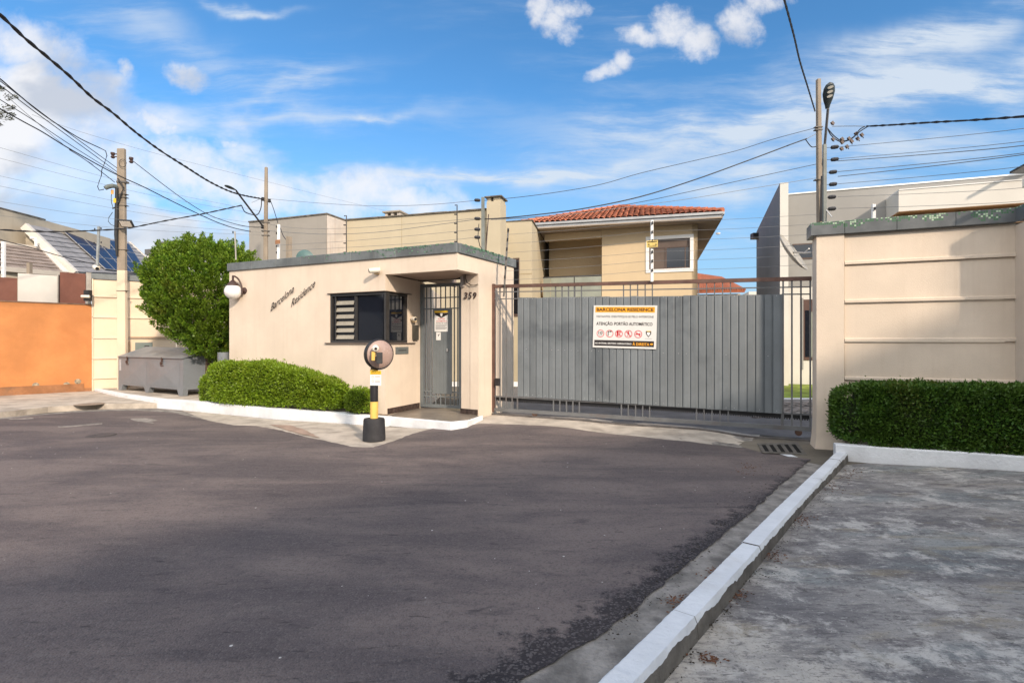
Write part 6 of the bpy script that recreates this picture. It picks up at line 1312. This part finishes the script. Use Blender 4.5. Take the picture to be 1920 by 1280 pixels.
# ================================================================ modern grey house (right back)
M1 = Pl((8.98, 16.7), (14.66, 14.66)); mh = thing('modern_house', 'modern grey and white flat roofed house behind the right boundary wall', 'house', (12, 18, 0))
mf = Vector((8.42, 16.1, 0)); mbk = Vector((11.1, 23.25, 0)); sd2 = (mbk - mf).normalized()
mb = MB(); mb.prism([mf, mbk, mbk + Vector((.22, -.08, 0)), mf + Vector((.22, -.08, 0))], (0, 0, 6.47)); mb.build('side_wall', modern_shade, mh)
mb = MB(); mb.prism([mf + Vector((.005, -.006, 0)), mf + Vector((.225, -.086, 0)), mf + Vector((.225, -.086, 0)) + sd2 * .6, mf + Vector((.005, -.006, 0)) + sd2 * .05], (0, 0, 6.475)); mb.build('end_post', modern_white, mh)
mb = MB(); slab2(mb, M1, M1.a - M1.d * .1, M1.b + M1.d * 4, 3.25, 6.27, 5); mb.build('wall', modern_grey, mh)
mb = MB(); slab2(mb, M1, M1.a - M1.d * .1, M1.b + M1.d * 4, 0, 3.25, 5, off=.005); mb.build('wall', modern_white, mh)
mb = MB(); slab2(mb, M1, M1.a - M1.d * .1, M1.b + M1.d * 4, 6.27, 6.31, .3, off=.03); mb.build('coping', white, mh)
bx = M1.moved(1.05); x0 = bx.pt(1685, 0)
mb = MB(); slab2(mb, bx, x0, x0 + bx.d * 7, 5.25, 5.86, 1.04); box_ = mb.build('projecting_volume', modern_white, mh)
mb = MB(); slab2(mb, bx, x0 + bx.d * .0, x0 + bx.d * 7, 5.86, 5.885, 1.04, off=.02); mb.build('coping', white, box_)
mb = MB(); slab2(mb, bx, x0 + bx.d * .06, x0 + bx.d * 7, 4.8, 5.248, .12, off=-.35); slab2(mb, bx, x0, x0 + bx.d * 7, 5.235, 5.25, 1.04, off=-.01); mb.build('cladding', wood, mh)
wn = MB(); slab(wn, M1, 1486, 1540, 4.15, 4.66, .08, off=.02); w1 = wn.build('window', bronze, mh); wn = MB(); slab(wn, M1, 1488, 1540, 4.2, 4.62, .02, off=.026); wn.build('pane', glass_dark, w1)
wn = MB(); slab(wn, M1, 1505.5, 1540, .9, 2.85, .10, off=.03); w1 = wn.build('window', mat('win_brown', (.09, .05, .04), .5, .1, 3, 0), mh); wn = MB(); slab(wn, M1, 1509, 1517, 1.0, 2.5, .02, off=.036); wn.build('pane', glass_dark, w1); wn = MB(); slab(wn, M1, 1517.3, 1536, 1.0, 2.45, .02, off=.036); wn.build('pane', glass_green, w1)
mb = MB(); slab(mb, M1, 1503.5, 1506, .6, 2.9, .1, off=.035); tag(mb.build('trim', modern_grey, mh))
mb = MB(); mb.box(ray(1416, 443, 22.5), (.3, .3, .25)); mb.build('vent_box', black, mh)
mb = MB(); mb.prism([ray(1893, 326, 13.5), ray(1925, 309, 13.2), ray(1935, 309, 15), ray(1935, 326, 15)], (0, 0, .06)); tag(mb.build('dark_roof_edge', dark_metal), 'dark roof corner above the modern house at the right edge', 'roof')
mb = MB(); mb.prism([Vector((7.2, 14.6, 0)), Vector((7.32, 14.55, 0)), Vector((7.9, 16.0, 0)), Vector((7.78, 16.05, 0))], (0, 0, 2.35)); tag(mb.build('garden_wall', house_beige), 'thin beige garden wall seen through the right gate bars', 'wall')

# ================================================================ houses at far left
A_ = ray(145, 511, 20); B_ = ray(51.5, 422, 20.33); C_ = ray(241, 454.5, 29.36); D_ = A_ + C_ - B_
lh = thing('solar_house', 'beige house with steep grey tiled roof carrying solar panels at left', 'house', tuple(V3(A_, 0)))
nrm = (D_ - A_).cross(B_ - A_).normalized(); nrm = nrm if nrm.z > 0 else -nrm
mb = MB(); mb.prism([A_, D_, C_, B_], nrm * -.12); mb.build('roof', tile_grey, lh)
ru, rv_ = (D_ - A_), (B_ - A_); rows_ = MB()
for j in range(9):
    for i in range(26):
        p = A_ + ru * (i / 26) + rv_ * (j / 9); a = ru / 26 * .94; b = rv_ / 9 * 1.05; rows_.prism([p + nrm * .035, p + a + nrm * .035, p + a + b + nrm * .005, p + b + nrm * .005], nrm * .02)
rows_.build('roof_tiles', tile_grey, lh, kind='stuff')
vb = MB(); vo_ = -ru.normalized(); vb.prism([A_ + nrm * .07, B_ + nrm * .07, B_ - nrm * .2, A_ - nrm * .2], vo_ * .22); vb.prism([D_ + nrm * .07, C_ + nrm * .07, C_ - nrm * .2, D_ - nrm * .2], -vo_ * .22); vb.prism([A_ - nrm * .02 + vo_ * .1, D_ - nrm * .02, D_ - nrm * .16, A_ - nrm * .16 + vo_ * .1], Vector((.12, .03, 0))); vb.build('verge_board', mat('verge_white', (.62, .58, .52), .8, .08, 2, .1), lh)
gw = MB(); low = [V3(A_, 0) + vo_ * -.1, V3(B_, 0) + vo_ * -.1]; gw.prism([V3(A_ , 0) - vo_ * .05, A_ - vo_ * .05 - nrm * .15, B_ - vo_ * .05 - nrm * .15, V3(B_, 0) - vo_ * .05 + Vector((0, 0, 0))], -vo_ * .2)
W0 = ray(-70, 640, 19.2); gw.prism([V3(A_, 0) - vo_ * .25 , V3(B_, 0) - vo_ * .3, V3(B_, 0) + Vector((-5, 1.2, 0)), V3(A_, 0) + Vector((-7, -.6, 0))], (0, 0, 4.1)); gw.build('wall', mat('left_beige', (.42, .37, .29), .9, .06, 1, .2, 60, streak=.1), lh)
mb = MB(); E0, E1 = ray(73.5, 410.5, 21.2), ray(-90, 384, 17.9); mb.prism([V3(E0, 3.5), V3(E1, 3.5), V3(E1, 3.5) + Vector((-1, 6, 0)), V3(E0, 3.5) + Vector((-.2, 4, 0))], (0, 0, E0.z - 3.5)); mb.build('wall', mat('left_beige'), lh); mb = MB(); mb.prism([V3(E0, E0.z) + Vector((.03, -.04, 0)), V3(E1, E0.z) + Vector((0, -.05, 0)), V3(E1, E0.z) + Vector((-.1, .3, 0)), V3(E0, E0.z) + Vector((0, .3, 0))], (0, 0, .06)); mb.build('coping', mat('dirty_coping'), lh)
mb = MB(); mb.tube([ray(56, 446, 19.6), ray(67, 447, 19.7), ray(67.5, 462, 19.7)], .05, 8); mb.build('pipe', white, lh)
# low roof in front
P0, P1, P2, P3 = ray(-60, 497, 16.4), ray(117, 512, 18.6), ray(74, 467.5, 20.0), ray(-70, 448, 18.0)
nr2 = (P1 - P0).cross(P3 - P0).normalized(); nr2 = nr2 if nr2.z > 0 else -nr2
lr = thing('low_tiled_roof', 'low brown grey tiled roof with white verge in front of the solar house', 'roof', tuple(P1))
mb = MB(); mb.prism([P0, P1, P2, P3], nr2 * -.1); mb.build('roof', tile_brown, lr)
rows_ = MB(); u_, v_ = P1 - P0, P3 - P0
for j in range(7):
    for i in range(30):
        s0, s1 = i / 30, (i + .93) / 30; t0, t1 = j / 7, (j + 1.05) / 7
        f = lambda s, t: P0.lerp(P1, s).lerp(P3.lerp(P2, s), t)
        rows_.prism([f(s0, t0) + nr2 * .04, f(s1, t0) + nr2 * .04, f(s1, t1) + nr2 * .005, f(s0, t1) + nr2 * .005], nr2 * .02)
rows_.build('roof_tiles', tile_brown, lr, kind='stuff')
mb = MB(); mb.prism([P1 + nr2 * .08, P2 + nr2 * .08, P2 - nr2 * .14, P1 - nr2 * .14], (P1 - P0).normalized() * .18); mb.prism([P0 + nr2 * .05, P1 + nr2 * .05 + (P1 - P0).normalized() * .18, P1 - nr2 * .12 + (P1 - P0).normalized() * .18, P0 - nr2 * .12], Vector((.06, -.12, 0))); mb.prism([P3 + nr2 * .1, P2 + nr2 * .1, P2 - nr2 * .1, P3 - nr2 * .1], Vector((-.02, .12, .02))); mb.build('verge_board', mat('verge_white'), lr)
mb = MB(); mb.prism([V3(P0, 0) + Vector((.2, .5, 0)), V3(P1, 0) + Vector((-.2, .5, 0)), V3(P1, 0) + Vector((-.3, 1.2, 0)), V3(P0, 0) + Vector((0, 1.2, 0))], (0, 0, P1.z - .15)); mb.build('wall', mat('left_beige'), lr)
mb = MB(); c = ray(52.5, 500, 15.5); mb.prism([c + Vector((-.055, 0, -1)), c + Vector((.055, 0, -1)), c + Vector((.045, 0, .12)), c + Vector((-.045, 0, .12))], (0, .1, 0)); tag(mb.build('stub_post', concrete_pole), 'short mossy stub post behind the off-white screen board', 'post')
# solar panels lying on the grey roof
sa = thing('solar_array', 'dark blue solar panels in three rows on the grey roof at left', 'solar panels', tuple(A_))
def onroof(px, py):
    d_ = Vector(((px - 960) / F, 1, (640 - py) / F)); o_ = Vector((0, 0, EYE)); t = (A_ + nrm * .10 - o_).dot(nrm) / d_.dot(nrm); return o_ + d_ * t
q = [onroof(197, 505), onroof(276, 514), onroof(241, 457.5), onroof(117, 433.5)]
NX, NY = 5, 3
for j in range(NY):
    for i in range(NX):
        f = lambda s, t: q[0].lerp(q[1], s).lerp(q[3].lerp(q[2], s), t); g_ = .006
        c4_ = [f(i / NX + g_, j / NY + g_), f((i + 1) / NX - g_, j / NY + g_), f((i + 1) / NX - g_, (j + 1) / NY - g_), f(i / NX + g_, (j + 1) / NY - g_)]
        mb = MB(); mb.prism(c4_, nrm * .035); pn_ = mb.build('panel', alu, sa); cc = sum(c4_, Vector((0, 0, 0))) / 4
        mb = MB(); mb.prism([p.lerp(cc, .05) + nrm * .036 for p in c4_], nrm * .004); mb.build('cell', solar, pn_)
# dark parapet house far behind the conifer
fb = thing('dark_parapet_house', 'far house with dark parapet between the solar roof and the conifer', 'house', tuple(ray(300, 640, 34)))
KP = Pl((ray(270, 640, 34).x, 34), (ray(340, 640, 33).x, 33)); mb = MB(); slab(mb, KP, 275, 345, 0, KP.at(300, 476).z, 5); mb.build('wall', modern_white, fb); mb = MB(); slab(mb, KP, 274, 300, KP.at(300, 476).z, KP.at(300, 466).z, 3, off=.1); slab(mb, KP, 299.5, 345, KP.at(300, 476).z - .3, KP.at(310, 454).z, 3, off=.2); mb.build('parapet', mat('dark_parapet', (.12, .12, .12), .8, .1, 2, .1), fb)

# ================================================================ neighbours on the photographer's side (they shade the forecourt)
nb = thing('neighbour_house', 'two storey house behind the photographer shading the forecourt', 'house', (7, -7, 0))
edge_d = Vector((.751, .660, 0)).normalized()
HN = 6.0; k_ = HN / math.tan(R(SUN_EL))
g0, g1 = Vector((-3.1, 3.78, 0)), Vector((4.15, 10.15, 0))
a = g0 + SH * k_ ; b = g1 + SH * k_; a -= edge_d * 14
out = Vector((edge_d.y, -edge_d.x, 0))
mb = MB(); mb.prism([a, b, b + out * 9, a + out * 9], (0, 0, HN)); mb.build('wall', house_beige, nb)
for k in range(5):
    c = a.lerp(b, (k + .7) / 5.4); mb = MB()
    for z0, z1 in ((1.0, 2.4), (3.9, 5.2)): mb.prism([V3(c, z0) - out * .03, V3(c + edge_d * 1.6, z0) - out * .03, V3(c + edge_d * 1.6, z1) - out * .03, V3(c, z1) - out * .03], out * .02)
    mb.build('window', glass_dark, nb)
tw = Vector((6.02, 6.75, 0)) + SH * 9.2
mb = MB(); mb.prism([tw, tw + out * 0 + Vector((6, 1.5, 0)), tw + Vector((10, -3, 0)), tw + Vector((4, -5, 0))], (0, 0, 9.0)); mb.build('tower', modern_grey, nb)
ab = thing('gabled_house', 'white gabled house across the street', 'house', (-27, -6, 0))
mb = MB(); o = Vector((-24, -3, 0)); d1 = Vector((-.35, .93, 0)).normalized(); d2 = Vector((-.93, -.35, 0)).normalized()
mb.prism([o, o + d1 * 9, o + d1 * 9 + d2 * 8, o + d2 * 8], (0, 0, 3.4)); mb.build('wall', off_white, ab)
mb = MB(); mb.prism([o - d1 * .5 + Vector((0, 0, 3.4)), o + d1 * 9.5 + Vector((0, 0, 3.4)), o + d1 * 4.5 + Vector((0, 0, 6.2))], d2 * 8); mb.build('roof', tile_brown, ab)
mb = MB(); mb.tube([o - d1 * .5 + Vector((0, 0, 3.4)) - d2 * .05, o + d1 * 4.5 + Vector((0, 0, 6.25)) - d2 * .05, o + d1 * 9.5 + Vector((0, 0, 3.4)) - d2 * .05], .18, 6); mb.build('verge_board', white, ab)
